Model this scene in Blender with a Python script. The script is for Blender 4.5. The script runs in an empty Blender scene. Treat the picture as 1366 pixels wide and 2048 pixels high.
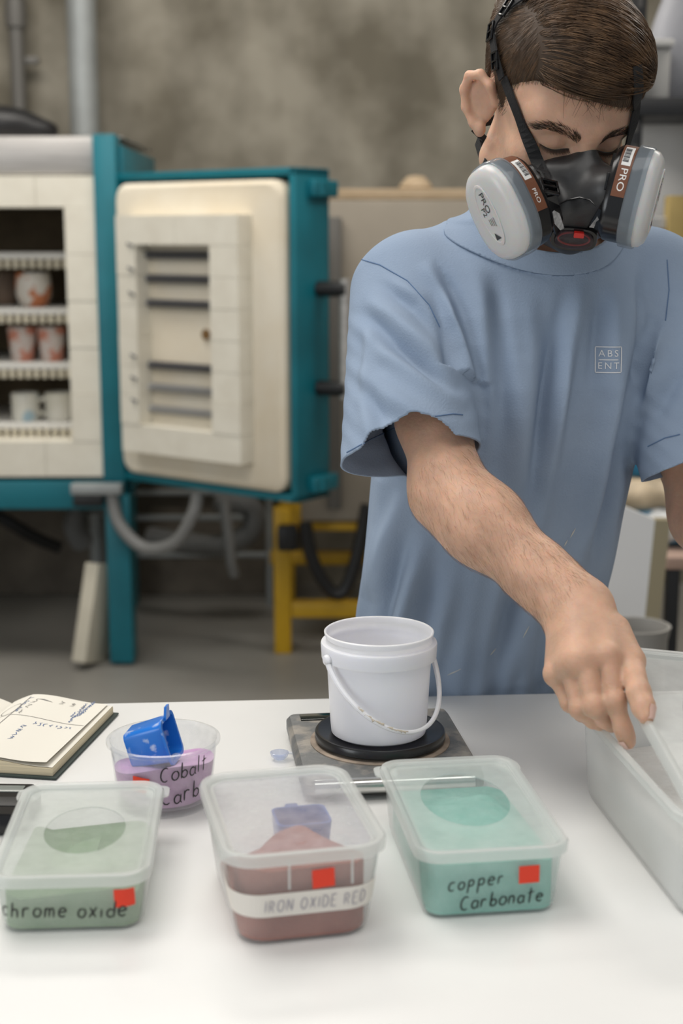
import bpy, bmesh, math, random
import numpy as np
from mathutils import Vector, Matrix
from mathutils.bvhtree import BVHTree

random.seed(7)
RNG = np.random.default_rng(7)
C = bpy.context.scene.collection
SC = bpy.context.scene
R = math.radians
sin, cos, tan, pi = math.sin, math.cos, math.tan, math.pi

# ------------------------------------------------------------------ camera, world, lamps, exposure
CAM_Z, PITCH, FPX = 1.47, R(11.0), 2844.4
cam_d = bpy.data.cameras.new('camera')
cam_d.sensor_fit = 'VERTICAL'; cam_d.sensor_height = 36.0; cam_d.sensor_width = 24.0
cam_d.lens = 50.0
cam_d.dof.use_dof = True; cam_d.dof.focus_distance = 1.56; cam_d.dof.aperture_fstop = 4.2
cam_d.clip_start = 0.05
cam = bpy.data.objects.new('camera', cam_d); C.objects.link(cam)
cam.location = (0, 0, CAM_Z); cam.rotation_euler = (R(90) - PITCH, 0, 0)
SC.camera = cam

SC.view_settings.view_transform = 'Standard'; SC.view_settings.look = 'None'
SC.view_settings.gamma = 1.0; SC.view_settings.use_curve_mapping = False
SC.view_settings.exposure = 0.0
SC.cycles.use_denoising = True
SC.cycles.max_bounces = 8; SC.cycles.transparent_max_bounces = 24
SC.cycles.sample_clamp_indirect = 6.0

wd = bpy.data.worlds.new('world'); SC.world = wd; wd.use_nodes = True
wd.node_tree.nodes['Background'].inputs[0].default_value = (0.90, 0.95, 1.0, 1)
wd.node_tree.nodes['Background'].inputs[1].default_value = 0.42

def area(name, loc, target, sx, sy, power, col):
    l = bpy.data.lights.new(name, 'AREA'); l.shape = 'RECTANGLE'; l.size = sx; l.size_y = sy
    l.energy = power; l.color = col
    o = bpy.data.objects.new(name, l); C.objects.link(o); o.location = loc
    o.rotation_euler = (Vector(target) - Vector(loc)).to_track_quat('-Z', 'Y').to_euler()
    return o
area('ceiling_lamp', (-0.9, 1.75, 3.3), (-0.4, 1.7, 0), 1.5, 1.2, 38, (1.0, 0.965, 0.92))
area('ceiling_lamp', (0.5, 0.3, 3.4), (0.3, 0.9, 0), 1.8, 1.1, 22, (1.0, 0.97, 0.93))
area('ceiling_lamp', (-1.0, 4.1, 3.5), (-1.0, 4.6, 0), 2.4, 0.8, 60, (1.0, 0.95, 0.88))
area('ceiling_lamp', (1.9, 3.6, 3.5), (1.9, 4.0, 0), 1.4, 0.8, 36, (1.0, 0.95, 0.88))
area('fill_light', (-3.4, -0.6, 2.0), (0.0, 1.5, 1.1), 1.8, 1.6, 34, (0.93, 0.97, 1.0))  # added cool fill from the left, behind the camera; no window stands there

# ------------------------------------------------------------------ helpers: picture point -> place in the room
def ray(u, v):
    a = (u - 683.0) / FPX; b = (1024.0 - v) / FPX
    return Vector((a, cos(PITCH) + b * sin(PITCH), -sin(PITCH) + b * cos(PITCH)))
def P(u, v, y):
    d = ray(u, v); return Vector((0, 0, CAM_Z)) + d * (y / d.y)
def PT(u, v, z):
    d = ray(u, v); return Vector((0, 0, CAM_Z)) + d * ((z - CAM_Z) / d.z)

# ------------------------------------------------------------------ helpers: materials
def _n(nt, t, **kw):
    n = nt.nodes.new(t)
    for k, v in kw.items(): setattr(n, k, v)
    return n
def mat(name, col, rough=0.5, metal=0.0, spec=0.5, var=0.0, vscale=8.0, col2=None, bump=0.0, bscale=40.0,
        sss=0.0, sss_rad=(1, .35, .2), coat=0.0, detail=4.0, stretch=None, sheen=0.0, rampw=(0.35, 0.65)):
    m = bpy.data.materials.new(name); m.use_nodes = True
    nt = m.node_tree; b = nt.nodes['Principled BSDF']
    b.inputs['Base Color'].default_value = (*col, 1); b.inputs['Roughness'].default_value = rough
    b.inputs['Metallic'].default_value = metal; b.inputs['Specular IOR Level'].default_value = spec
    if coat: b.inputs['Coat Weight'].default_value = coat; b.inputs['Coat Roughness'].default_value = 0.15
    if sheen: b.inputs['Sheen Weight'].default_value = sheen
    if sss:
        b.inputs['Subsurface Weight'].default_value = 1.0; b.inputs['Subsurface Scale'].default_value = sss
        b.inputs['Subsurface Radius'].default_value = sss_rad
    tc = _n(nt, 'ShaderNodeTexCoord'); vec = tc.outputs['Object']
    if stretch:
        mp = _n(nt, 'ShaderNodeMapping'); mp.inputs['Scale'].default_value = stretch
        nt.links.new(vec, mp.inputs[0]); vec = mp.outputs[0]
    if var or col2:
        nz = _n(nt, 'ShaderNodeTexNoise'); nz.inputs['Scale'].default_value = vscale; nz.inputs['Detail'].default_value = detail
        nt.links.new(vec, nz.inputs['Vector'])
        rp = _n(nt, 'ShaderNodeValToRGB')
        c2 = col2 if col2 else tuple(min(1, c * (1 + var)) for c in col)
        c1 = col if col2 else tuple(c * (1 - var) for c in col)
        rp.color_ramp.elements[0].color = (*c1, 1); rp.color_ramp.elements[1].color = (*c2, 1)
        rp.color_ramp.elements[0].position, rp.color_ramp.elements[1].position = rampw
        nt.links.new(nz.outputs['Fac'], rp.inputs[0]); nt.links.new(rp.outputs[0], b.inputs['Base Color'])
    if bump:
        nb = _n(nt, 'ShaderNodeTexNoise'); nb.inputs['Scale'].default_value = bscale; nb.inputs['Detail'].default_value = 6
        nt.links.new(vec, nb.inputs['Vector'])
        bp = _n(nt, 'ShaderNodeBump'); bp.inputs['Strength'].default_value = bump; bp.inputs['Distance'].default_value = 0.01
        nt.links.new(nb.outputs['Fac'], bp.inputs['Height']); nt.links.new(bp.outputs[0], b.inputs['Normal'])
    return m
def plastic(name, col, alpha, rough=0.25, trans=0.5, var=0.0, vscale=30.0):
    """milky see-through plastic: part clear, part scattering, with a glossy skin"""
    m = bpy.data.materials.new(name); m.use_nodes = True
    nt = m.node_tree; nt.nodes.clear(); L = nt.links.new
    out = _n(nt, 'ShaderNodeOutputMaterial')
    tr = _n(nt, 'ShaderNodeBsdfTransparent'); tr.inputs[0].default_value = (.97, .98, .98, 1)
    df = _n(nt, 'ShaderNodeBsdfDiffuse'); df.inputs[0].default_value = (*col, 1)
    tl = _n(nt, 'ShaderNodeBsdfTranslucent'); tl.inputs[0].default_value = (*col, 1)
    gl = _n(nt, 'ShaderNodeBsdfGlossy'); gl.inputs['Roughness'].default_value = rough
    m1 = _n(nt, 'ShaderNodeMixShader'); m1.inputs[0].default_value = trans
    L(df.outputs[0], m1.inputs[1]); L(tl.outputs[0], m1.inputs[2])
    m2 = _n(nt, 'ShaderNodeMixShader'); m2.inputs[0].default_value = alpha
    if var:
        tc = _n(nt, 'ShaderNodeTexCoord'); nz = _n(nt, 'ShaderNodeTexNoise'); nz.inputs['Scale'].default_value = vscale
        nz.inputs['Detail'].default_value = 5
        L(tc.outputs['Object'], nz.inputs['Vector'])
        mr = _n(nt, 'ShaderNodeMapRange'); mr.inputs[1].default_value = .3; mr.inputs[2].default_value = .7
        mr.inputs[3].default_value = max(0, alpha - var); mr.inputs[4].default_value = min(1, alpha + var)
        L(nz.outputs['Fac'], mr.inputs[0]); L(mr.outputs[0], m2.inputs[0])
    L(tr.outputs[0], m2.inputs[1]); L(m1.outputs[0], m2.inputs[2])
    m3 = _n(nt, 'ShaderNodeMixShader'); fr = _n(nt, 'ShaderNodeFresnel'); fr.inputs[0].default_value = 1.35
    ge = _n(nt, 'ShaderNodeNewGeometry'); iv = _n(nt, 'ShaderNodeMath', operation='SUBTRACT'); iv.inputs[0].default_value = 1.0
    L(ge.outputs['Backfacing'], iv.inputs[1]); mu = _n(nt, 'ShaderNodeMath', operation='MULTIPLY'); L(fr.outputs[0], mu.inputs[0]); L(iv.outputs[0], mu.inputs[1])
    L(mu.outputs[0], m3.inputs[0]); L(m2.outputs[0], m3.inputs[1]); L(gl.outputs[0], m3.inputs[2])
    L(m3.outputs[0], out.inputs[0])
    return m

# ------------------------------------------------------------------ helpers: meshes and objects
class MB:
    def __init__(s): s.v = []; s.f = []
    def add(s, vs, fs):
        o = len(s.v); s.v += [tuple(p) for p in vs]; s.f += [tuple(i + o for i in f) for f in fs]; return s
    def box(s, c, d, b=0.0, rot=None):
        """box centred on c with full sizes d, edges chamfered by b; rot is a 3x3 matrix"""
        bm = bmesh.new(); bmesh.ops.create_cube(bm, size=1.0)
        for v in bm.verts: v.co = Vector((v.co.x * d[0], v.co.y * d[1], v.co.z * d[2]))
        if b: bmesh.ops.bevel(bm, geom=list(bm.edges), offset=b, segments=2, affect='EDGES', profile=0.5)
        c = Vector(c); bm.verts.index_update()
        s.add([c + (rot @ v.co if rot else v.co) for v in bm.verts], [[v.index for v in f.verts] for f in bm.faces]); bm.free(); return s
    def loft(s, loops, cap0=True, cap1=True, closed=True):
        n = len(loops[0]); o = len(s.v)
        for l in loops: s.v += [tuple(p) for p in l]
        m = n if closed else n - 1
        for i in range(len(loops) - 1):
            for j in range(m):
                a = o + i * n + j; b = o + i * n + (j + 1) % n
                s.f.append((a, b, b + n, a + n))
        if cap0: s.f.append(tuple(o + j for j in reversed(range(n))))
        if cap1: s.f.append(tuple(o + (len(loops) - 1) * n + j for j in range(n)))
        return s
    def lathe(s, prof, n=48, c=(0, 0, 0), axis=None):
        """prof: (radius, height) points bottom to top"""
        c = Vector(c)
        loops = []
        for r, z in prof:
            l = []
            for j in range(n):
                a = 2 * pi * j / n; p = Vector((r * cos(a), r * sin(a), z))
                l.append(c + (axis @ p if axis else p))
            loops.append(l)
        return s.loft(loops, prof[0][0] > 1e-6, prof[-1][0] > 1e-6)
    def tube(s, path, r, n=8, flat=None, cap=True):
        """path of points; r number or list; flat=(normal, factor) squashes the section along the normal"""
        path = [Vector(p) for p in path]; k = len(path)
        rs = r if isinstance(r, (list, tuple)) else [r] * k
        t0 = (path[1] - path[0]).normalized()
        ref = Vector(flat[0]) if flat else (Vector((0, 0, 1)) if abs(t0.z) < .9 else Vector((1, 0, 0)))
        loops = []
        for i in range(k):
            t = (path[min(i + 1, k - 1)] - path[max(i - 1, 0)]).normalized()
            a = ref - t * ref.dot(t)
            if a.length < 1e-6: a = t.orthogonal()
            a.normalize(); b = t.cross(a); ref = a if not flat else ref
            fa = flat[1] if flat else 1.0
            loops.append([path[i] + a * (rs[i] * fa * cos(2 * pi * j / n)) + b * (rs[i] * sin(2 * pi * j / n)) for j in range(n)])
        return s.loft(loops, cap, cap)
    def strap(s, path, nrms, w, t):
        """flat band along a path: width w across, thickness t along the given normals"""
        path = [Vector(p) for p in path]; k = len(path); loops = []
        for i in range(k):
            tg = (path[min(i + 1, k - 1)] - path[max(i - 1, 0)]).normalized()
            n = Vector(nrms[i]); n = (n - tg * n.dot(tg)).normalized(); b = tg.cross(n)
            loops.append([path[i] + b * w / 2, path[i] + b * w / 2 + n * t, path[i] - b * w / 2 + n * t, path[i] - b * w / 2])
        return s.loft(loops)
    def xf(s, M):
        s.v = [tuple(M @ Vector(p)) for p in s.v]; return s
    def mesh(s, name, smooth=None):
        me = bpy.data.meshes.new(name); me.from_pydata(s.v, [], s.f); me.update()
        bm = bmesh.new(); bm.from_mesh(me); bmesh.ops.recalc_face_normals(bm, faces=bm.faces); bm.to_mesh(me); bm.free()
        if smooth is not None: smooth_by_angle(me, smooth)
        return me
def smooth_by_angle(me, deg):
    me.shade_smooth()
    bm = bmesh.new(); bm.from_mesh(me); th = R(deg)
    for e in bm.edges:
        e.smooth = not (len(e.link_faces) == 2 and e.calc_face_angle(0) > th)
    bm.to_mesh(me); bm.free()

def props(o, label=None, cat=None, group=None, kind=None):
    for k, v in (('label', label), ('category', cat), ('group', group), ('kind', kind)):
        if v: o[k] = v
    return o
def thing(name, label, cat, loc=(0, 0, 0), rotz=0.0, group=None):
    o = bpy.data.objects.new(name, None); C.objects.link(o); o.empty_display_size = .02
    o.location = loc; o.rotation_euler = (0, 0, rotz)
    return props(o, label, cat, group)
def part(name, mb, m, parent=None, smooth=40, label=None, off=None):
    """one mesh object; off shifts the mesh so that world coordinates fit a parent standing at off"""
    me = mb if isinstance(mb, bpy.types.Mesh) else mb.mesh(name, smooth)
    if off is not None: me.transform(Matrix.Translation(-Vector(off)))
    me.materials.clear(); me.materials.append(m)
    o = bpy.data.objects.new(name, me); C.objects.link(o)
    if parent: o.parent = parent
    if label: o['label'] = label
    return o
def single(name, mb, m, label, cat, loc=(0, 0, 0), rotz=0, group=None, smooth=40):
    o = part(name, mb, m, None, smooth); o.location = loc; o.rotation_euler = (0, 0, rotz)
    return props(o, label, cat, group)
def struct(name, mb, m, smooth=None, parent=None):
    o = part(name, mb, m, parent, smooth)
    if not parent: o['kind'] = 'structure'
    return o
def copy_tree(o, parent=None):
    c = o.copy(); C.objects.link(c); c.parent = parent
    for ch in list(o.children): copy_tree(ch, c)
    return c
def rr(hx, hy, r, z, n=6, cx=0, cy=0):
    """rounded rectangle loop, counter-clockwise"""
    r = min(r, hx - 1e-4, hy - 1e-4); pts = []
    for (sx, sy, a0) in ((1, -1, -90), (1, 1, 0), (-1, 1, 90), (-1, -1, 180)):
        for i in range(n + 1):
            a = R(a0 + 90 * i / n)
            pts.append((cx + sx * (hx - r) + r * cos(a), cy + sy * (hy - r) + r * sin(a), z))
    return pts
def rrs(hx, hy, r, z, n=6, m=10):
    """rounded rectangle with points along the straight sides too"""
    p = rr(hx, hy, r, z, n); out = []
    for i, a in enumerate(p):
        b = p[(i + 1) % len(p)]; out.append(a)
        if i % (n + 1) == n: out += [tuple(a[k] + (b[k] - a[k]) * j / m for k in range(3)) for j in range(1, m)]
    return out
def oval_like(loop, ex, ey, cx, cy, z):
    out = []
    for (x, y, _) in loop:
        a = math.atan2((y - cy) / ey, (x - cx) / ex); out.append((cx + ex * cos(a), cy + ey * sin(a), z))
    return out

# ------------------------------------------------------------------ helpers: writing
def text_mesh(s, size, spacing=1.0, xs=1.0):
    cu = bpy.data.curves.new('lettering', 'FONT'); cu.body = s; cu.size = size; cu.space_character = spacing
    cu.align_x = 'CENTER'; cu.align_y = 'CENTER'; cu.resolution_u = 3
    o = bpy.data.objects.new('lettering', cu); C.objects.link(o)
    me = o.evaluated_get(bpy.context.evaluated_depsgraph_get()).to_mesh()
    vs = [(v.co.x * xs, v.co.y) for v in me.vertices]; fs = [tuple(p.vertices) for p in me.polygons]
    bpy.data.objects.remove(o); bpy.data.curves.remove(cu)
    return vs, fs
def arc(cx, cy, rx, ry, a0, a1, n=9):
    return [(cx + rx * cos(R(a0 + (a1 - a0) * i / n)), cy + ry * sin(R(a0 + (a1 - a0) * i / n))) for i in range(n + 1)]
GLYPH = {   # hand-drawn strokes, x height 1
 'c': [arc(.42, .5, .36, .5, 50, 310)], 'C': [arc(.5, .75, .46, .78, 55, 305)],
 'h': [[(.08, 1.75), (.1, 0)], [(.1, .55)] + arc(.38, .62, .26, .36, 150, 0) + [(.68, .0)]],
 'r': [[(.08, 1), (.1, 0)], [(.1, .5)] + arc(.36, .62, .26, .34, 150, 40)],
 'o': [arc(.4, .5, .36, .48, 80, 450, 14)],
 'm': [[(.06, 1), (.08, 0)], [(.08, .5)] + arc(.28, .65, .18, .3, 150, 0) + [(.46, .05)], [(.46, .5)] + arc(.66, .65, .18, .3, 150, 0) + [(.86, 0)]],
 'e': [[(.08, .5), (.7, .62)] + arc(.42, .52, .34, .48, 20, 320, 12)],
 'x': [[(.08, 1), (.62, 0)], [(.66, 1), (.05, -.02)]],
 'i': [[(.12, .9), (.14, 0)]],
 'd': [arc(.36, .4, .3, .4, 40, 320), [(.72, 1.7), (.68, 0)]],
 'p': [[(.1, 1), (.1, -.7)], [(.1, .6)] + arc(.38, .6, .28, .38, 150, -140)],
 'a': [arc(.36, .45, .3, .44, 40, 330), [(.68, .9), (.66, .2), (.8, 0)]],
 'b': [[(.1, 1.7), (.1, 0)], [(.1, .3)] + arc(.4, .42, .3, .4, 160, -170)],
 'n': [[(.08, 1), (.1, 0)], [(.1, .55)] + arc(.36, .62, .26, .36, 150, 0) + [(.64, 0)]],
 't': [[(.3, 1.7), (.3, 0)], [(.02, 1.1), (.66, 1.25)]], 'l': [[(.12, 1.8), (.16, 0)]],
 'I': [[(.1, 1.6), (.12, 0)]], 'R': [[(.1, 1.6), (.12, 0)], [(.1, 1.6)] + arc(.3, 1.2, .36, .4, 80, -80) + [(.75, 0)]],
 'O': [arc(.5, .8, .42, .8, 80, 450, 14)], 'N': [[(.08, 0), (.1, 1.6), (.75, 0), (.78, 1.6)]],
 'X': [[(.05, 1.6), (.75, 0)], [(.75, 1.6), (.05, 0)]], 'D': [[(.1, 1.6), (.1, 0)], [(.05, 1.6)] + arc(.2, .8, .6, .8, 80, -90)],
 'E': [[(.7, 1.6), (.1, 1.55), (.1, .02), (.75, 0)], [(.1, .85), (.6, .85)]], ' ': [],
}
WID = {'m': 1.05, 'C': 1.0, 'i': .38, 'l': .42, ' ': .55, 'e': .85, 'O': 1.1, 'N': 1.0, 'X': .95, 'D': 1.0, 'E': .9, 'R': .95, 'I': .35}
def handwriting(s, size, gap=0.12, jit=0.06, slant=0.12):
    """strokes as polylines in metres, origin at the left of the baseline"""
    rg = random.Random(s); x = 0; out = []
    for ch in s:
        dy = rg.uniform(-jit, jit); sc = 1 + rg.uniform(-jit, jit)
        for st in GLYPH[ch]:
            out.append([((x + (px * sc) + slant * py) * size, (py * sc + dy) * size) for px, py in st])
        x += WID.get(ch, .82) + gap
    return out, x * size
def resample(st, step):
    o = [st[0]]
    for a, b in zip(st, st[1:]):
        d = math.hypot(b[0] - a[0], b[1] - a[1]); k = max(1, int(d / step))
        for i in range(1, k + 1): o.append((a[0] + (b[0] - a[0]) * i / k, a[1] + (b[1] - a[1]) * i / k))
    return o
def ribbons(strokes, fmap, w, step=0.002):
    """ink laid on a surface: each stroke a thin flat ribbon; fmap(x, y) gives a 3-D point on the surface"""
    mb = MB()
    for st in strokes:
        st = resample(st, step)
        if len(st) < 2: continue
        L, Rr = [], []
        for i, p in enumerate(st):
            q = st[min(i + 1, len(st) - 1)]; o = st[max(i - 1, 0)]
            tx, ty = q[0] - o[0], q[1] - o[1]; l = math.hypot(tx, ty) or 1; nx, ny = -ty / l, tx / l
            ww = w * (.5 if i in (0, len(st) - 1) else 1) / 2
            L.append(fmap(p[0] + nx * ww, p[1] + ny * ww)); Rr.append(fmap(p[0] - nx * ww, p[1] - ny * ww))
        n = len(st)
        mb.add(L + Rr, [(i, i + 1, n + i + 1, n + i) for i in range(n - 1)])
    return mb

# ------------------------------------------------------------------ helpers: smooth bodies grown from blended primitives
def smin(a, b, k):
    if k <= 0: return np.minimum(a, b)
    h = np.maximum(k - np.abs(a - b), 0) / k
    return np.minimum(a, b) - h * h * k * .25
class Prim:
    def __init__(s, kind, **kw): s.kind = kind; s.__dict__.update(kw)
def cap(a, b, ra, rb, sq=None):
    """tapered limb from a to b; sq=(axis, factor) flattens it along axis"""
    a = np.array(a, float); b = np.array(b, float)
    return Prim('c', a=a, b=b, ra=ra, rb=rb, sq=(np.array(Vector(sq[0]).normalized()), sq[1]) if sq else None,
                c=(a + b) / 2, Rb=np.linalg.norm(b - a) / 2 + max(ra, rb))
def ell(c, r, M=None):
    return Prim('e', c=np.array(c, float), r=np.array(r, float), M=np.array(M, float) if M is not None else np.eye(3), Rb=max(r))
def fun(fn, c, Rb): return Prim('f', fn=fn, c=np.array(c, float), Rb=Rb)
def pd(p, X):
    if p.kind == 'c':
        q = X - p.a; ba = p.b - p.a
        if p.sq is not None:
            n, s = p.sq; ba = ba + n * (ba @ n) * (1 / s - 1); q = q + np.outer(q @ n, n) * (1 / s - 1)
        t = np.clip(q @ ba / max(ba @ ba, 1e-12), 0, 1)
        d = np.linalg.norm(q - t[:, None] * ba, axis=1) - (p.ra + (p.rb - p.ra) * t)
        return d * (p.sq[1] if p.sq is not None and p.sq[1] < 1 else 1)
    if p.kind == 'e':
        q = (X - p.c) @ p.M
        k0 = np.linalg.norm(q / p.r, axis=1); k1 = np.linalg.norm(q / (p.r * p.r), axis=1)
        return k0 * (k0 - 1) / np.maximum(k1, 1e-9)
    return p.fn(X)
class SDF:
    """list of groups (sign, k_outer, k_inner, prims)"""
    def __init__(s): s.g = []
    def add(s, prims, k=0.01, ki=0.008): s.g.append((1, k, ki, prims)); return s
    def sub(s, prims, k=0.006): s.g.append((-1, k, 0, prims)); return s
    def __call__(s, X, c=None, rad=0, far=.06):
        D = np.full(len(X), 9.0)
        for sg, k, ki, prims in s.g:
            d = None
            for p in prims:
                if c is not None and np.linalg.norm(p.c - c) - p.Rb - rad > far: continue
                q = pd(p, X); d = q if d is None else smin(d, q, ki)
            if d is None: continue
            if sg > 0: D = smin(D, d, k)
            else: D = -smin(-D, d, k)
        return D
def grow(sdf, lo, hi, vox, nb=10):
    """surface nets over the blocks the surface passes through -> verts, quads"""
    lo = np.array(lo, float); hi = np.array(hi, float); B = vox * nb
    n = np.ceil((hi - lo) / B).astype(int)
    G = np.stack(np.meshgrid(*[np.arange(k) for k in n], indexing='ij'), -1).reshape(-1, 3)
    cen = lo + (G + .5) * B
    d = np.concatenate([sdf(cen[i:i + 60000]) for i in range(0, len(cen), 60000)])
    act = G[np.abs(d) < B * 1.35]
    sup = act // 3; key = (sup[:, 0] * 1000 + sup[:, 1]) * 1000 + sup[:, 2]
    order = np.argsort(key, kind='stable'); act = act[order]; key = key[order]
    cuts = np.flatnonzero(np.diff(key)) + 1
    lat = np.stack(np.meshgrid(*[np.arange(nb + 1)] * 3, indexing='ij'), -1).reshape(-1, 3)
    OFF = np.array([[i, j, k] for i in (0, 1) for j in (0, 1) for k in (0, 1)])
    EDG = [(a, b) for a in range(8) for b in range(a + 1, 8) if np.abs(OFF[a] - OFF[b]).sum() == 1]
    keys, verts, quads = [], [], []
    def kk(ix): return (ix[..., 0].astype(np.int64) * 100000 + ix[..., 1]) * 100000 + ix[..., 2]
    for ch in np.split(act, cuts):
        base = ch * nb
        pts = base[:, None, :] + lat[None]
        X = (lo + pts * vox).reshape(-1, 3)
        mn, mx = X.min(0), X.max(0)
        V = sdf(X, (mn + mx) / 2, np.linalg.norm(mx - mn) / 2).reshape(len(ch), nb + 1, nb + 1, nb + 1)
        S = V < 0
        sub = [V[:, o[0]:o[0] + nb, o[1]:o[1] + nb, o[2]:o[2] + nb] for o in OFF]
        cnt = sum((x < 0).astype(int) for x in sub)
        m = (cnt > 0) & (cnt < 8)
        if m.any():
            cv = np.stack([x[m] for x in sub], -1); acc = np.zeros((len(cv), 3)); num = np.zeros(len(cv))
            for a, b in EDG:
                va, vb = cv[:, a], cv[:, b]; x = (va < 0) != (vb < 0)
                t = np.where(x, va / np.where(x, va - vb, 1), 0)
                acc += np.where(x[:, None], OFF[a] + t[:, None] * (OFF[b] - OFF[a]), 0); num += x
            w = np.argwhere(m); ix = base[w[:, 0]] + w[:, 1:]
            keys.append(kk(ix)); verts.append(lo + (ix + acc / num[:, None]) * vox)
        for ax in range(3):
            o = [0, 0, 0]; o[ax] = 1
            A = S[:, :nb, :nb, :nb]; Bq = S[:, o[0]:o[0] + nb, o[1]:o[1] + nb, o[2]:o[2] + nb]
            e = A != Bq
            if not e.any(): continue
            w = np.argwhere(e); ix = base[w[:, 0]] + w[:, 1:]; fl = A[e]
            u = np.zeros(3, int); u[(ax + 1) % 3] = 1; v2 = np.zeros(3, int); v2[(ax + 2) % 3] = 1
            q = np.stack([kk(ix - u - v2), kk(ix - v2), kk(ix), kk(ix - u)], 1)
            q[~fl] = q[~fl][:, ::-1]; quads.append(q)
    K = np.concatenate(keys); Vt = np.concatenate(verts); Q = np.concatenate(quads)
    o = np.argsort(K); K = K[o]; Vt = Vt[o]
    idx = np.clip(np.searchsorted(K, Q), 0, len(K) - 1); ok = (K[idx] == Q).all(1)
    return Vt, idx[ok]
def clip_field(V, F, S):
    """keep the part of a quad/tri mesh where the scalar S is below zero, cutting the faces cleanly"""
    V = [tuple(v) for v in V]; S = list(S); out = []; cutv = {}
    def cross(a, b):
        k = (a, b) if a < b else (b, a)
        if k not in cutv:
            t = S[k[0]] / (S[k[0]] - S[k[1]]); p, q = V[k[0]], V[k[1]]
            cutv[k] = len(V); V.append(tuple(p[i] + t * (q[i] - p[i]) for i in range(3)))
        return cutv[k]
    for f in F:
        ins = [S[i] < 0 for i in f]
        if all(ins): out.append(tuple(f)); continue
        if not any(ins): continue
        poly = []; n = len(f)
        for i in range(n):
            a, b = int(f[i]), int(f[(i + 1) % n])
            if ins[i]: poly.append(a)
            if ins[i] != ins[(i + 1) % n]: poly.append(cross(a, b))
        if len(poly) > 2: out.append(tuple(poly))
    return compact(V, out)
def compact(V, F):
    used = sorted({i for f in F for i in f}); m = {o: n for n, o in enumerate(used)}
    return np.array([V[i] for i in used]), [tuple(m[i] for i in f) for f in F]
def largest_piece(V, F):
    par = list(range(len(V)))
    def find(x):
        while par[x] != x: par[x] = par[par[x]]; x = par[x]
        return x
    for f in F:
        a = find(f[0])
        for i in f[1:]:
            b = find(i)
            if a != b: par[b] = a
    from collections import Counter
    c = Counter(find(f[0]) for f in F).most_common(1)[0][0]
    return compact(V, [f for f in F if find(f[0]) == c])
def np_mesh(name, V, F, smooth=True):
    me = bpy.data.meshes.new(name)
    me.from_pydata(V.tolist() if hasattr(V, 'tolist') else V, [], F.tolist() if hasattr(F, 'tolist') else F); me.update()
    if smooth: me.shade_smooth()
    return me
def strands(lines, r0, r1, n=3):
    """many fine hairs, each a tapered three-sided tube"""
    mb = MB()
    for ln in lines:
        k = len(ln); mb.tube(ln, [r0 + (r1 - r0) * i / (k - 1) for i in range(k)], n, cap=False)
    me = bpy.data.meshes.new('strands'); me.from_pydata(mb.v, [], mb.f); me.update(); me.shade_smooth()
    return me
# ================================================================== the room
def concrete(name, c1, c2, scale, bump):
    m = mat(name, c1, rough=.92, col2=c2, vscale=scale, detail=8, bump=bump, bscale=30, rampw=(.36, .66)); return m
M_conc = concrete('raw_concrete', (.145, .130, .098), (.295, .272, .222), 3.6, .15)
nt = M_conc.node_tree       # pour streaks and pale patches on the wall
bsdf = nt.nodes['Principled BSDF']; base_link = bsdf.inputs['Base Color'].links[0].from_socket
tc = _n(nt, 'ShaderNodeTexCoord'); mp = _n(nt, 'ShaderNodeMapping'); mp.inputs['Scale'].default_value = (3.2, 1, .55); nt.links.new(tc.outputs['Object'], mp.inputs[0])
nz = _n(nt, 'ShaderNodeTexNoise'); nz.inputs['Scale'].default_value = 2.2; nz.inputs['Detail'].default_value = 5; nt.links.new(mp.outputs[0], nz.inputs['Vector'])
mx = _n(nt, 'ShaderNodeMixRGB', blend_type='OVERLAY'); mx.inputs[0].default_value = .30
nt.links.new(base_link, mx.inputs[1]); nt.links.new(nz.outputs['Fac'], mx.inputs[2]); nt.links.new(mx.outputs[0], bsdf.inputs['Base Color'])
M_floor = mat('painted_concrete_floor', (.22, .21, .19), rough=.45, col2=(.29, .28, .255), vscale=1.4, detail=6, bump=.03)
M_paint = mat('white_painted_wall', (.55, .53, .49), rough=.8)
struct('floor', MB().box((0, 2.6, -.05), (8.4, 8.4, .1)), M_floor)
struct('wall_back', MB().box((0, 6.02, 1.9), (8.2, .14, 3.8)), M_conc)
struct('wall_left', MB().box((-4.1, 2.6, 1.9), (.12, 7.0, 3.8)), M_paint)
struct('wall_right', MB().box((4.1, 2.6, 1.9), (.12, 7.0, 3.8)), M_paint)
struct('ceiling', MB().box((0, 2.6, 3.85), (8.4, 8.4, .1)), M_paint)
struct('baseboard_back', MB().box((-1.7, 5.85, .22), (3.0, .2, .44), .01).box((-1.7, 5.83, .46), (3.0, .24, .05), .01), mat('plinth_concrete', (.14, .12, .095), rough=.9, var=.2))

M_teal = mat('teal_enamel', (.004, .150, .195), rough=.42, var=.12, vscale=5, bump=.03)
M_brickw = mat('insulating_brick', (.74, .70, .60), rough=.95, col2=(.80, .765, .665), vscale=12, bump=.08, bscale=90)
M_cream = mat('ceramic_fibre', (.74, .655, .51), rough=.95, col2=(.80, .74, .62), vscale=4, bump=.08, bscale=60)
M_steel = mat('brushed_steel', (.50, .48, .46), rough=.42, metal=.6, var=.1, vscale=5, stretch=(1, 1, 14))
M_pipe = mat('galvanised_pipe', (.33, .35, .35), rough=.45, metal=.35, var=.08)
M_pipe2 = mat('dull_conduit', (.13, .125, .115), rough=.5, metal=.2)
M_coil = mat('element_wire', (.17, .17, .18), rough=.5, metal=.5)
M_coil2 = mat('pale_element_wire', (.42, .42, .42), rough=.5, metal=.4)
M_black = mat('black_paint', (.008, .008, .009), rough=.45)
M_blk = mat('gloss_black_plastic', (.006, .006, .007), rough=.22)
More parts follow.
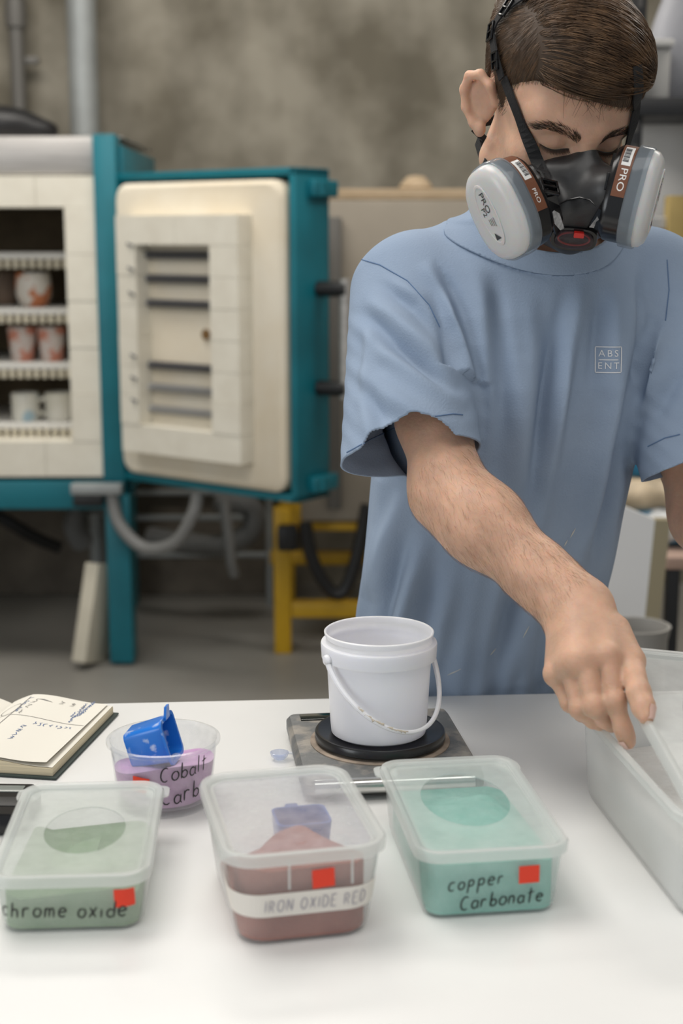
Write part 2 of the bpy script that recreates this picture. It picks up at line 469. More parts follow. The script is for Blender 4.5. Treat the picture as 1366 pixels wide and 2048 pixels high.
M_dark = mat('dark_brown_interior', (.055, .042, .030), rough=.95, var=.2)  # dark brown, mottled at random
M_yellow = mat('yellow_enamel', (.56, .33, .012), rough=.42, var=.1)
M_beige = mat('grey_beige_panel', (.30, .265, .215), rough=.6, var=.08, vscale=3)
M_wood = mat('pale_timber', (.40, .30, .19), rough=.8, col2=(.48, .37, .25), vscale=14, stretch=(1, 8, 8))
M_hose = mat('grey_hose', (.20, .20, .195), rough=.5)
M_white2 = mat('white_board', (.74, .72, .69), rough=.6)

KY = 4.80
def KX(u, v=640): return P(u, v, KY).x
def KZ(v, y=KY): return P(200, v, y).z
# ---- pipes on the wall
single('wall_pipe', MB().tube([(KX(183) * 5.8 / KY, 5.8, .0), (KX(183) * 5.8 / KY + .0, 5.8, 3.75)], .058, 20), M_pipe, 'thick pale grey pipe running up the concrete wall behind the kiln', 'pipe')
pt_ = thing('wall_conduit', 'thin dull conduit with a coupling on the concrete wall, left of the thick pipe', 'pipe', (P(34, 100, 5.86).x, 5.86, 0))
part('conduit', MB().tube([(0, 0, 0), (0, 0, 3.75)], .030, 12), M_pipe2, pt_)
part('coupling', MB().lathe([(.028, 0), (.041, 0), (.043, .05), (.041, .10), (.028, .10)], 14, (0, 0, P(30, 55, 5.86).z)), M_pipe2, pt_)
part('clamp', MB().box((.03, .02, P(30, 120, 5.86).z), (.10, .03, .03), .004), M_pipe2, pt_)

# ---- the kiln: teal frame, steel hood, brick front, chamber; its door stands open to the right
k0 = Vector((KX(-90), KY, 0))
kiln = thing('kiln', 'teal front-loading pottery kiln with its brick-lined door swung open', 'kiln', k0)
def kbox(name, u0, u1, v0, v1, y0, y1, m, b=.004, par=None, label=None, x_y=KY):
    p0, p1 = P(u0, v0, x_y), P(u1, v1, x_y); p0.x, p1.x = P(u0, 640, x_y).x, P(u1, 640, x_y).x
    mb = MB().box(((p0.x + p1.x) / 2, (y0 + y1) / 2, (p0.z + p1.z) / 2), (abs(p1.x - p0.x), abs(y1 - y0), abs(p1.z - p0.z)), b)
    return part(name, mb, m, par or kiln, 40, label, off=k0)
kbox('frame_post', 201, 245, 270, 985, KY - .05, KY + .06, M_teal)
kbox('frame_post', -418, -374, 270, 985, KY - .05, KY + .06, M_teal)
kbox('lower_beam', -418, 245, 958, 1014, KY - .04, KY + .08, M_teal)
kbox('leg', 203, 252, 985, 1318, KY - .05, KY + .05, M_teal)
kbox('leg', -425, -376, 985, 1318, KY - .05, KY + .05, M_teal)
pb = P(262, 1000, KY + .8)
for xx in (P(252, 1000, KY + .8).x, KX(-400)):
    part('leg', MB().box((xx, KY + .8, .37), (.075, .08, .74), .004), M_teal, kiln, off=k0)
kbox('hood_panel', -374, 200, 273, 350, KY - .02, KY + .5, M_steel, .006, label='brushed steel hood band over the chamber')
kbox('side_panel', 245, 253, 290, 985, KY + .02, KY + .85, M_teal)
kbox('side_panel', -426, -418, 290, 985, KY + .02, KY + .85, M_teal)
kbox('top_panel', -374, 250, 270, 274, KY + .06, KY + .85, M_steel)
for vv in (293, 420, 880, 950): part('bolt', MB().lathe([(.006, -.056), (.011, -.056), (.009, -.064), (.0, -.066)], 10, (KX(214), KY, KZ(vv)), Matrix(((1, 0, 0), (0, 0, 1), (0, -1, 0))).transposed() @ Matrix.Rotation(0, 3, 'X')), M_steel, kiln, off=k0)
# brick ring round the chamber mouth
cx0, cx1 = -312, 139            # chamber mouth
def bricks(u0, u1, v0, v1, nu, nv, y0, y1, par=kiln, off=k0, name='brick'):
    for i in range(nu):
        for j in range(nv):
            a, b = P(u0 + (u1 - u0) * i / nu, v0 + (v1 - v0) * j / nv, KY), P(u0 + (u1 - u0) * (i + 1) / nu, v0 + (v1 - v0) * (j + 1) / nv, KY); a.x, b.x = KX(u0 + (u1 - u0) * i / nu), KX(u0 + (u1 - u0) * (i + 1) / nu)
            part(name, MB().box(((a.x + b.x) / 2, (y0 + y1) / 2 + random.uniform(-.002, .002), (a.z + b.z) / 2), (abs(b.x - a.x) - .0012, y1 - y0, abs(b.z - a.z) - .0012), 0), M_brickw, par, None, off=off)
bricks(-374, 200, 352, 415, 5, 1, KY - .035, KY + .2)
bricks(-374, 200, 880, 950, 5, 1, KY - .035, KY + .2)
bricks(140, 200, 415, 880, 1, 5, KY - .035, KY + .2)
bricks(-374, cx0, 415, 880, 1, 5, KY - .035, KY + .2)
a, b = P(cx0, 415, KY), P(139, 880, KY); a.x, b.x = KX(cx0), KX(139)
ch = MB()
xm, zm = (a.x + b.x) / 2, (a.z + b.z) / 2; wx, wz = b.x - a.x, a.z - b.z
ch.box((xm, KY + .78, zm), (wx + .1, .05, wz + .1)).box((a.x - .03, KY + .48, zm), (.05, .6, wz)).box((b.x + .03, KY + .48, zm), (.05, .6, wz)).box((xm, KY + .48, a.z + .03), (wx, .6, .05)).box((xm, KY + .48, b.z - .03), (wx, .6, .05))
part('chamber_lining', ch, mat('brown_lining', (.20, .15, .09), rough=.95, var=.2), kiln, off=k0)  # same mottled brown on all sides of the chamber
# latch block and cable boxes under the door hinge
part('latch_block', MB().box((KX(192), KY - .09, KZ(968)), (.17, .05, .035), .004), M_pipe, kiln, off=k0)
part('junction_box', MB().box((KX(175), KY - .09, KZ(990)), (.10, .05, .04), .006), M_black, kiln, off=k0)

# shelves of slotted fireclay on posts, with ware
M_clay = mat('fireclay_shelf', (.62, .57, .45), rough=.9, var=.06)
M_clayd = mat('shelf_front', (.66, .65, .62), rough=.85)
def kiln_shelf(vt, vb, label, u1):
    p0, p1 = P(cx0 + 14, vt, KY + .06), P(u1, vb, KY + .06); p0.x, p1.x = KX(cx0 + 14), KX(134); w = p1.x - p0.x; h = p0.z - p1.z
    o = Vector(((p0.x + p1.x) / 2, KY + .06, p1.z)); t = thing('kiln_shelf', label, 'shelf', o, 0, 'slotted shelves in the kiln chamber')
    part('slab', MB().box((0, .32, h * .78), (w, .62, h * .4), .003), M_clayd, t)
    n = 26; rib = MB()
    for i in range(n): rib.box((-w / 2 + w * (i + .5) / n, .32, h * .30), (w / n * .52, .62, h * .60), .0)
    rb = part('rib', rib, M_clay, t, None); rb['kind'] = 'stuff'
    return o.z + h * .98
SV = [(505, 537, 128), (617, 647, 134), (727, 757, 142), (848, 874, 148)]
names = ['topmost slotted kiln shelf with nothing on it', 'slotted kiln shelf carrying the orange-patterned cup', 'slotted kiln shelf carrying two pink-streaked tumblers', 'lowest slotted kiln shelf carrying two white mugs']
tops = [kiln_shelf(a_, b_, n_, u_) for (a_, b_, u_), n_ in zip(SV, names)]
for i in range(3):     # posts between shelves
    for u in (118, -285):
        zt = KZ(SV[i][1], KY + .1); zb = tops[i + 1]
        single('shelf_post', MB().box((0, 0, (zt - zb) / 2), (.03, .05, zt - zb), .003), M_clay, 'fireclay post %s the %s kiln shelf' % ('at the right end above' if u > 0 else 'at the left end above', ['second', 'third', 'lowest'][i]), 'post', (KX(u), KY + .30, zb), group='fireclay posts between kiln shelves')
for u in (118, -285):
    zt = KZ(874, KY + .1); zb = b.z - .004
    single('shelf_post', MB().box((0, 0, (zt - zb) / 2), (.03, .05, zt - zb), .003), M_clay, 'fireclay post under the %s end of the lowest kiln shelf' % ('right' if u > 0 else 'left'), 'post', (KX(u), KY + .30, zb), group='fireclay posts between kiln shelves')
def glaze(name, c1, c2, sc, w=(.45, .55)): return mat(name, c1, rough=.4, col2=c2, vscale=sc, detail=2, rampw=w)
M_g1 = glaze('orange_patterned_glaze', (.62, .58, .52), (.50, .17, .07), 16, (.5, .56))
M_g2 = glaze('pink_streaked_glaze', (.60, .53, .49), (.55, .22, .15), 22, (.48, .56))
M_g3 = glaze('pale_mug_glaze', (.62, .60, .52), (.66, .64, .57), 9)
M_g4 = glaze('blue_mottled_glaze', (.62, .61, .55), (.30, .42, .48), 13, (.56, .64))
M_g5 = mat('brown_bisque', (.20, .14, .10), rough=.7, var=.2)
def vessel(name, label, cat, u, z, y, h, r, m, prof, handle=False, group=None):
    x = P(u, 600, y).x; t = thing(name, label, cat, (x, y, z), 0, group)
    pr = [(r * a_, h * b_) for a_, b_ in prof]
    inner = [(max(q[0] - .006, .001), q[1] if i else .008) for i, q in enumerate(pr)][::-1]
    part('body', MB().lathe([(.001, 0)] + pr + inner, 28), m, t)
    if handle: part('handle', MB().tube([(-r * .85, -.01, h * .8), (-r * 1.4, -.015, h * .72), (-r * 1.5, -.02, h * .5), (-r * 1.3, -.015, h * .28), (-r * .9, -.01, h * .2)], .008, 8), m, t)
    return t
CUP = [(.55, 0), (.78, .08), (.97, .35), (1, .65), (.93, 1)]
MUG = [(.85, 0), (.97, .05), (1, .2), (1, .9), (.98, 1)]
TUM = [(.72, 0), (.78, .05), (.86, .4), (.98, .9), (1, 1)]
vessel('patterned_cup', 'round cup with orange brushwork on the second kiln shelf', 'cup', 68, tops[1], KY + .18, .118, .062, M_g1, CUP)
vessel('bisque_cup', 'brown cup in shadow at the left of the patterned cup', 'cup', 12, tops[1], KY + .34, .118, .058, M_g5, CUP)
vessel('streaked_tumbler', 'pink-streaked tumbler on the third kiln shelf, the left one', 'cup', 41, tops[2], KY + .18, .118, .050, M_g2, TUM, group='pink-streaked tumblers')
vessel('streaked_tumbler', 'pink-streaked tumbler on the third kiln shelf, the right one by the brick wall', 'cup', 100, tops[2], KY + .18, .118, .050, M_g2, TUM, group='pink-streaked tumblers')
vessel('blue_mug', 'white mug with a blue-grey mark on the lowest kiln shelf', 'mug', 42, tops[3], KY + .16, .098, .048, M_g4, MUG)
vessel('handled_mug', 'pale mug showing its handle, at the right end of the lowest kiln shelf', 'mug', 112, tops[3], KY + .18, .098, .052, M_g3, MUG, True)

# ---- the open door: local x along the door from hinge to free edge, y into the thickness (away from the viewer), z up
hA, hB = P(232, 640, KY - .03), P(592, 640, 4.31)
dz0, dz1 = P(225, 957, KY - .03).z, P(225, 347, KY - .03).z
dv = Vector((hB.x - hA.x, hB.y - hA.y, 0)); DW = dv.length; da = math.atan2(dv.y, dv.x); DH_ = dz1 - dz0; DT = .165
drot = Matrix.Rotation(da, 4, 'Z'); dpos = Vector((hA.x, hA.y, dz0)) - k0
shell = MB().box((DW / 2, DT - .005, DH_ / 2), (DW, .012, DH_), .002)
shell.box((DW / 2, DT / 2, .012), (DW, DT, .024), .003).box((DW / 2, DT / 2, DH_ - .012), (DW, DT, .024), .003).box((.012, DT / 2, DH_ / 2), (.024, DT, DH_), .003).box((DW - .012, DT / 2, DH_ / 2), (.024, DT, DH_), .003)
door = part('door', shell.xf(Matrix.Translation(dpos) @ drot), M_teal, kiln)
door['label'] = 'open kiln door with cream fibre lining and coil elements'
DM = Matrix.Translation(dpos) @ drot
def dpart(name, mb, m, smooth=40, label=None): return part(name, mb.xf(DM), m, door, smooth, label)
fx0, fx1, fz0, fz1 = .030, DW - .030, .030, DH_ - .035
pad = MB().loft([[(x, y_, z) for x, z, _ in rr((fx1 - fx0) / 2 + s_, (fz1 - fz0) / 2 + s_, .05, 0, 5, (fx0 + fx1) / 2, (fz0 + fz1) / 2)] for s_, y_ in ((0, .17), (0, -.012), (-.012, -.024))])
dpart('fibre_lining', pad, M_cream)
bx0, bx1, bz0, bz1 = DW * .135, DW * .805, DH_ * .115, DH_ * .865       # raised brick plug
ix0, ix1, iz0, iz1 = DW * .245, DW * .655, DH_ * .205, DH_ * .775
def dbrick(x0, x1, z0, z1):
    dpart('brick', MB().box(((x0 + x1) / 2, -.055 + random.uniform(-.0015, .0015), (z0 + z1) / 2), (x1 - x0 - .001, .07, z1 - z0 - .001), 0), M_brickw, None)
for i in range(2):
    for z0_, z1_ in ((bz0, iz0), (iz1, bz1)):
        w_ = (bx1 - bx0) / 2; dbrick(bx0 + w_ * i, bx0 + w_ * (i + 1), z0_, z1_)
for i in range(6):
    h_ = (iz1 - iz0) / 6
    dbrick(bx0, ix0, iz0 + h_ * i, iz0 + h_ * (i + 1)); dbrick(ix1, bx1, iz0 + h_ * i, iz0 + h_ * (i + 1))
for i, fz in enumerate((.945, .815, .68, .335, .21, .085)):      # coil elements on rods
    z = iz0 + (iz1 - iz0) * fz; pts = []; n_ = 260
    for k in range(n_ + 1):
        t_ = k / n_; a_ = t_ * 2 * pi * 34
        pts.append((ix0 + .004 + (ix1 - ix0 - .008) * t_, -.040 + .0115 * sin(a_), z + .0115 * cos(a_)))
    mb = MB().tube(pts, .0030, 4)
    mb.tube([(ix0, -.040, z), (ix1, -.040, z)], .0085, 8)
    dpart('heating_coil', mb, M_coil if i < 4 else M_coil2)
    dpart('coil_staple', MB().tube([(ix0 - .03, -.095, z + .035), (ix0 - .005, -.096, z + .028)], .004, 6), M_coil)
dpart('peephole', MB().lathe([(.001, .0), (.014, .0), (.017, .004), (.017, .008), (.001, .0081)], 16, (ix0 + (ix1 - ix0) * .77, -.026, iz0 + (iz1 - iz0) * .52), Matrix.Rotation(R(90), 3, 'X')), mat('scorched_brown', (.20, .11, .04), rough=.9))
for zz in (.05, DH_ - .06):
    dpart('hinge_lug', MB().box((DW + .012, .12, zz), (.03, .12, .05), .006).lathe([(.012, -.02), (.014, -.02), (.014, .02), (.012, .02)], 12, (DW + .02, .10, zz)), M_teal)
zh0, zh1 = DH_ * .345, DH_ * .645
for z in (zh0, zh1): dpart('handle_mount', MB().tube([(DW + .0, .11, z), (DW + .095, .13, z)], .024, 10), M_black, label='black stand-off mount')
dpart('handle', MB().tube([(DW + .088, .13, zh0 - .03), (DW + .088, .13, zh1 + .03)], .017, 12), M_steel, label='brushed steel pull bar')
# strip lamps of trim along the door bottom: cables
def hose(name, label, pts, r, m, n=10, cat='hose', rings=0):
    # Catmull-Rom through the points
    p = [Vector(q) for q in pts]; p = [p[0] * 2 - p[1]] + p + [p[-1] * 2 - p[-2]]; out = []
    for i in range(1, len(p) - 2):
        for k in range(12):
            t = k / 12; a_, b_, c_, d_ = p[i - 1], p[i], p[i + 1], p[i + 2]
            out.append(.5 * ((2 * b_) + (c_ - a_) * t + (2 * a_ - 5 * b_ + 4 * c_ - d_) * t * t + (3 * b_ - a_ - 3 * c_ + d_) * t ** 3))
    out.append(p[-2])
    rs = r
    if rings:
        res = []
        for a_, b_ in zip(out, out[1:]): res += [a_.lerp(b_, k / 4) for k in range(4)]
        out = res + [out[-1]]; rs = [r * (1 if i % 4 < 2 else .86) for i in range(len(out))]
    return single(name, MB().tube(out, rs, n), m, label, cat)
hose('door_cable', 'grey cable looping from the kiln post to the door bottom', [P(222, 985, 4.72), P(240, 1050, 4.70), P(290, 1096, 4.66), P(350, 1085, 4.6), P(385, 1030, 4.57), P(395, 992, 4.60)], .022, M_hose)
hose('ribbed_duct', 'ribbed grey duct coiling under the open door', [P(430, 1000, 5.3), P(500, 1015, 5.3), P(505, 1060, 5.3), P(450, 1090, 5.32), P(360, 1085, 5.35), P(300, 1075, 5.4)], .045, M_hose, 10, 'duct', 1)
hose('ribbed_duct', 'ribbed grey duct bending out under the kiln floor, left of the teal leg', [P(215, 1005, 5.3), P(165, 1010, 5.3), P(150, 1050, 5.3), P(165, 1085, 5.35)], .045, M_hose, 10, 'duct', 1)
hose('hanging_cable', 'thin grey cable hanging to the floor beneath the open door', [P(447, 1000, 5.0), P(455, 1060, 5.0), P(462, 1120, 5.0), P(470, 1150, 5.02)], .020, M_hose)
hose('black_cable', 'black cable slanting down behind the kiln leg on the left', [P(-60, 1000, 5.2), P(10, 1040, 5.2), P(70, 1075, 5.25), P(118, 1095, 5.3)], .025, M_black, 8, 'cable')
# wire rack behind, white slab leaning on the leg, black thing on top of the kiln
rk = thing('wire_rack', 'low pale wire rack in the dark under the open door', 'rack', (P(360, 1060, 5.6).x, 5.6, 0))
z0_, z1_ = P(360, 1110, 5.6).z, P(360, 985, 5.6).z; hw = .36
for z in (z1_, (z0_ * .4 + z1_ * .6), z0_): part('rail', MB().tube([(-hw * .8, 0, z), (hw, 0, z)], .012, 6), M_pipe, rk)
for x in (-hw * .8, hw): part('upright', MB().tube([(x, 0, 0), (x, 0, z1_ + .03)], .015, 6), M_pipe, rk)
sl = MB(); sp0, sp1 = P(172, 1334, 4.70), P(200, 1135, 4.78)
sdir = (sp1 - sp0).normalized(); sb = sdir.cross(Vector((.93, -.36, 0))).normalized()
sM = Matrix((sb.cross(sdir).normalized(), sb, sdir)).transposed()
single('white_slab', MB().box((0, 0, (sp1 - sp0).length / 2), (.055, .15, (sp1 - sp0).length), .006).xf(sM.to_4x4()), mat('slab_board', (.60, .56, .46), rough=.9, var=.06), 'off-white fireclay slab leaning against the teal kiln leg', 'slab', (sp0.x, sp0.y + .06, .012))
bd = SDF().add([ell((0, 0, .03), (.13, .10, .045)), ell((.10, .02, .02), (.10, .08, .03)), ell((-.12, .0, .04), (.10, .09, .05))], .03, .03)
Vq, Fq = grow(bd, (-.3, -.2, -.05), (.3, .2, .15), .01); Vq[:, 2] = np.maximum(Vq[:, 2], .0) * 1.5
single('black_cloth', np_mesh('black_cloth', Vq, Fq), M_black, 'crumpled black cloth lying on top of the kiln', 'cloth', (P(0, 262, KY + .25).x, KY + .25, KZ(270) + .003))

# ---- beige kiln cabinet on a yellow stand, behind the man
yk = thing('yellow_stand', 'yellow steel stand under the grey-beige cabinet', 'stand', (P(700, 1200, 4.9).x, 4.9, 0))
yo = yk.location
def ybox(name, u0, u1, v0, v1, y, th, m, par, o, b=.004):
    p0, p1 = P(u0, v0, y), P(u1, v1, y)
    return part(name, MB().box(((p0.x + p1.x) / 2, y + th / 2, (p0.z + p1.z) / 2), (abs(p1.x - p0.x), th, abs(p1.z - p0.z)), b), m, par, off=o)
zt = P(560, 1047, 4.95).z; zleg = P(560, 1018, 4.9).z
for u in (565, 1000):
    x = P(u, 1200, 4.9).x; part('leg', MB().box((x, 4.93, zleg / 2), (.060, .06, zleg), .004), M_yellow, yk, off=yo)
    part('leg', MB().box((x - .01, 5.62, zleg / 2), (.060, .06, zleg), .004), M_yellow, yk, off=yo)
ybox('crossbar', 583, 945, 1205, 1236, 4.9, .05, M_yellow, yk, yo)
ybox('crossbar', 540, 945, 1105, 1130, 5.5, .05, M_yellow, yk, yo)
part('top_rail', MB().box((P(765, 1050, 4.95).x, 5.28, zt - .016), (.66, .62, .030), .004), M_yellow, yk, off=yo)
cb = thing('beige_cabinet', 'tall grey-beige kiln cabinet standing on the yellow stand', 'cabinet', (P(760, 1000, 4.95).x, 4.95, zt)); co_ = cb.location
zb_ = P(660, 1045, 4.9).z
p0, p1 = P(598, 400, 4.95), P(975, 1030, 4.95)
part('body', MB().box(((p0.x + p1.x) / 2, 5.27, (p0.z + zt) / 2 + .004), (p1.x - p0.x, .64, p0.z - zt - .008), .008), M_beige, cb, off=co_)
part('corner_trim', MB().box((P(668, 700, 4.95).x, 4.94, (p0.z + zt) / 2), (.05, .03, (p0.z - zt) * .9), .004), M_pipe2, cb, off=co_)
single('timber_plank', MB().box((0, 0, .018), (.62, .30, .036), .004), M_wood, 'pale timber plank laid on top of the grey-beige cabinet', 'plank', (P(775, 395, 5.1).x, 5.12, p0.z + .002))
single('plank_knob', MB().lathe([(.001, 0), (.055, .0), (.06, .01), (.045, .03), (.03, .045), (.001, .05)], 20), M_wood, 'small turned wooden disc resting on the plank', 'disc', (P(832, 380, 5.1).x, 5.12, p0.z + .039))
hose('black_cable', 'black cable hanging in a loop under the cabinet by the yellow leg', [P(610, 1045, 4.86), P(625, 1120, 4.86), P(660, 1180, 4.86), P(690, 1180, 4.86), P(715, 1110, 4.86), P(735, 1010, 4.86)], .024, M_black, 8, 'cable')
single('black_plug', MB().box((0, 0, 0), (.07, .06, .09), .012), M_black, 'black socket block at the top of the yellow leg', 'socket', P(575, 1075, 4.86))

# ---- right-hand background: rack of tubs and boards
rx = lambda u, v, y: P(u, v, y)
RY = 3.7
rkr = thing('black_rack', 'black perforated shelving rack behind his left shoulder', 'rack', (rx(1400, 600, RY).x, RY, 0)); ro = rkr.location
for u, y in ((1266, RY + .02), (1700, RY + .02)):
    x = rx(u, 400, RY).x; z1 = 2.5
    up = MB().box((x, y, z1 / 2), (.035, .035, z1), .002)
    part('upright', up, M_black, rkr, off=ro)
    hl = MB()
    for i in range(36): hl.box((x, y - .0185, .3 + i * .06), (.012, .002, .028))
    ho = part('slot', hl, mat('slot_grey', (.10, .095, .09), rough=.8), rkr, None, off=ro); ho['kind'] = 'stuff'  # slots in a grey lighter than the black upright
for v, nm in ((215, 'shelf'), (520, 'shelf'), (1105, 'shelf')):
    pz = rx(1300, v, RY).z
    part('shelf', MB().box((rx(1490, v, RY).x, RY + .22, pz), (rx(1710, v, RY).x - rx(1262, v, RY).x, .48, .045), .003), M_black, rkr, off=ro)
def rthing(name, label, cat, u0, u1, v0, v1, y, th, m, b=.006, group=None):
    p0, p1 = P(u0, v0, y), P(u1, v1, y)
    return single(name, MB().box((0, 0, abs(p0.z - p1.z) / 2), (abs(p1.x - p0.x), th, abs(p0.z - p1.z)), b), m, label, cat, ((p0.x + p1.x) / 2, y + th / 2, min(p0.z, p1.z)), group=group)
zsh = lambda v: rx(1300, v, RY).z + .0235
def on_shelf(o, v): o.location.z = zsh(v); return o
M_tub = mat('white_tub_plastic', (.42, .41, .39), rough=.45)
on_shelf(rthing('white_tub', 'white plastic tub on the high black shelf beside his hair', 'tub', 1276, 1338, 100, 205, RY + .05, .3, M_tub), 215)
wt = bpy.data.objects['white_tub']; th_ = abs(P(1300, 100, RY + .05).z - P(1300, 205, RY + .05).z)
part('lid', MB().box((0, 0, th_ + .009), (.092, .34, .018), .004), mat('pale_lid', (.55, .54, .52), rough=.4), wt)
ub = SDF().add([ell((0, 0, .13), (.075, .07, .15)), ell((.03, 0, .36), (.065, .06, .20)), ell((-.01, .01, .55), (.05, .05, .12))], .05, .05)
Vq, Fq = grow(ub, (-.2, -.2, -.05), (.2, .2, .75), .01); Vq[:, 2] = np.maximum(Vq[:, 2], 0)
single('pale_sack', np_mesh('pale_sack', Vq, Fq), mat('milky_sack', (.38, .385, .42), rough=.5, bump=.3, bscale=14), 'tall milky plastic sack at the right end of the high shelf', 'sack', (rx(1372, 100, RY).x + .03, RY + .24, zsh(215)))
on_shelf(rthing('grey_board', 'large pale grey board standing on the middle black shelf behind the mask', 'board', 1274, 1560, 258, 512, RY + .26, .05, M_white2), 520)
on_shelf(rthing('yellow_block', 'upright pale yellow timber block on the black shelf', 'block', 1338, 1372, 402, 512, RY + .06, .06, mat('yellow_timber', (.52, .38, .14), rough=.7, var=.1)), 520)
jar = thing('glass_jar', 'squat pale jar with a brown base on the black shelf above his shoulder', 'jar', (rx(1314, 480, RY + .1).x, RY + .12, zsh(520)))
part('body', MB().lathe([(.001, 0), (.035, 0), (.038, .01), (.038, .055)], 20), mat('brown_slip', (.30, .19, .10), rough=.5), jar)
part('lid', MB().lathe([(.038, .055), (.040, .057), (.040, .082), (.036, .086), (.001, .087)], 20), mat('jar_lid', (.6, .6, .6), rough=.4), jar)
# low cart with sacks, white board
# cart
ct = thing('black_cart', 'low black cart holding blue and white sacks at the right edge', 'cart', (rx(1400, 1200, 3.3).x, 3.3, 0)); c_o = ct.location
x0_, x1_ = rx(1322, 1200, 3.3).x, rx(1600, 1200, 3.3).x; zc = rx(1330, 1120, 3.3).z
part('deck', MB().box(((x0_ + x1_) / 2, 3.46, zc), (x1_ - x0_, .4, .03), .004), mat('pinkish_board', (.36, .25, .20), rough=.7), ct, off=c_o)
part('lower_deck', MB().box(((x0_ + x1_) / 2, 3.46, .14), (x1_ - x0_, .4, .03), .004), M_black, ct, off=c_o)
for x in (x0_ + .02, x1_ - .02):
    for y in (3.28, 3.64): part('leg', MB().box((x, y, zc / 2), (.03, .03, zc), .003), M_black, ct, off=c_o)
single('black_crate', MB().box((0, 0, .11), (.26, .3, .22), .02), M_black, 'black crate on the lower deck of the cart', 'crate', (rx(1420, 1250, 3.4).x, 3.5, .156))
def sack(label, u, v, y, rx_, ry_, rz_, m, seed, z=None):
    s = SDF().add([ell((0, 0, rz_), (rx_, ry_, rz_)), ell((rx_ * .4, 0, rz_ * 1.1), (rx_ * .6, ry_ * .9, rz_ * .8)), ell((-rx_ * .5, 0, rz_ * .9), (rx_ * .5, ry_ * .9, rz_ * .9))], .03, .03)
    V_, F_ = grow(s, (-rx_ * 1.5, -ry_ * 1.5, -.03), (rx_ * 1.5, ry_ * 1.5, rz_ * 3), .008)
    rg_ = np.random.default_rng(seed); ph = rg_.uniform(0, 6, 3)
    V_ = V_ * (1 + .05 * np.sin(V_[:, [1]] * 60 + ph[0]) * np.sin(V_[:, [0]] * 70 + ph[1])); V_[:, 2] = np.maximum(V_[:, 2], 0)
    p = P(u, v, y); return single('plastic_sack', np_mesh('plastic_sack', V_, F_), m, label, 'sack', (p.x, y, p.z if z is None else z))
M_s1 = mat('blue_white_sack', (.55, .56, .56), rough=.4, col2=(.02, .20, .36), vscale=11, detail=2, rampw=(.46, .54))
M_s2 = mat('blue_sack', (.012, .16, .30), rough=.4, var=.3)
M_s3 = mat('tan_sack', (.50, .40, .27), rough=.5, var=.25, vscale=14)
zdk = zc + .016
sack('blue plastic sack lying at the top of the heap on the cart', 1300, 985, 3.50, .13, .07, .045, M_s2, 1, zdk + .150)
sack('tan and white sack squeezed between the blue sacks on the cart', 1322, 1000, 3.45, .12, .07, .040, M_s3, 2, zdk + .080)
sack('blue and white printed sack at the front of the cart', 1345, 1055, 3.42, .12, .08, .045, M_s1, 3, zdk)
wb = thing('white_board', 'white coated board standing on edge beside the cart, next to his shirt', 'board', (rx(1275, 1240, 3.05).x, 3.05, 0), 0)
bp = [P(1210, 1015, 3.05), P(1310, 1040, 3.05), P(1283, 1245, 3.05), P(1200, 1240, 3.05)]
zbt = .02; w0 = wb.location
lo = lambda y: [(bp[3].x - .03, y, zbt), (bp[2].x - .03, y, zbt), (bp[1].x, y, bp[1].z), (bp[0].x, y, bp[0].z + .02)]
part('face', MB().loft([lo(3.05), lo(3.075)]), mat('white_melamine', (.72, .72, .72), rough=.35), wb, None, off=w0)
ed = lambda y: [(bp[2].x - .03, y, zbt), (bp[2].x, y, zbt), (bp[1].x + .035, y, bp[1].z), (bp[1].x, y, bp[1].z)]
part('edge_strip', MB().loft([ed(3.05), ed(3.08)]), mat('olive_edge', (.30, .26, .17), rough=.7), wb, None, off=w0)
bk = thing('grey_basin', 'grey round basin on the floor by the white board', 'basin', (rx(1274, 1290, 2.85).x, 2.85, 0))
hb = P(1278, 1250, 2.85).z
part('wall', MB().lathe([(.05, 0), (.058, .02), (.062, hb - .03), (.068, hb), (.062, hb), (.058, hb - .02), (.05, .03), (.001, .025)], 28), mat('grey_plastic', (.30, .29, .27), rough=.5), bk)
# ================================================================== worktable and what stands on it
TZ = .90; TAB = R(4.9)
M_table = mat('white_laminate', (.83, .83, .815), rough=.32, var=.015, vscale=6, spec=.4)
tl = [PT(-250, 1416, TZ), PT(1366, 1380, TZ)]; td = (tl[1] - tl[0]).normalized(); tn = Vector((td.y, -td.x, 0))
TAB = math.atan2(td.y, td.x); tO = PT(560, 1400, TZ)
tO = tl[0] + td * (tO - tl[0]).dot(td) + tn * .60; tO.z = 0
table = thing('worktable', 'long white laminate worktable across the foreground', 'table', tO, TAB)
part('tabletop', MB().box((0, 0, TZ - .019), (2.7, 1.20, .038), .003), M_table, table)
M_leg = mat('grey_table_leg', (.35, .35, .35), rough=.5)
for x in (-1.28, 1.28):
    for y in (-.54, .54): part('leg', MB().box((x, y, (TZ - .038) / 2), (.05, .05, TZ - .038), .003), M_leg, table)
part('apron', MB().box((0, .50, TZ - .08), (2.5, .025, .08), .003), M_leg, table)

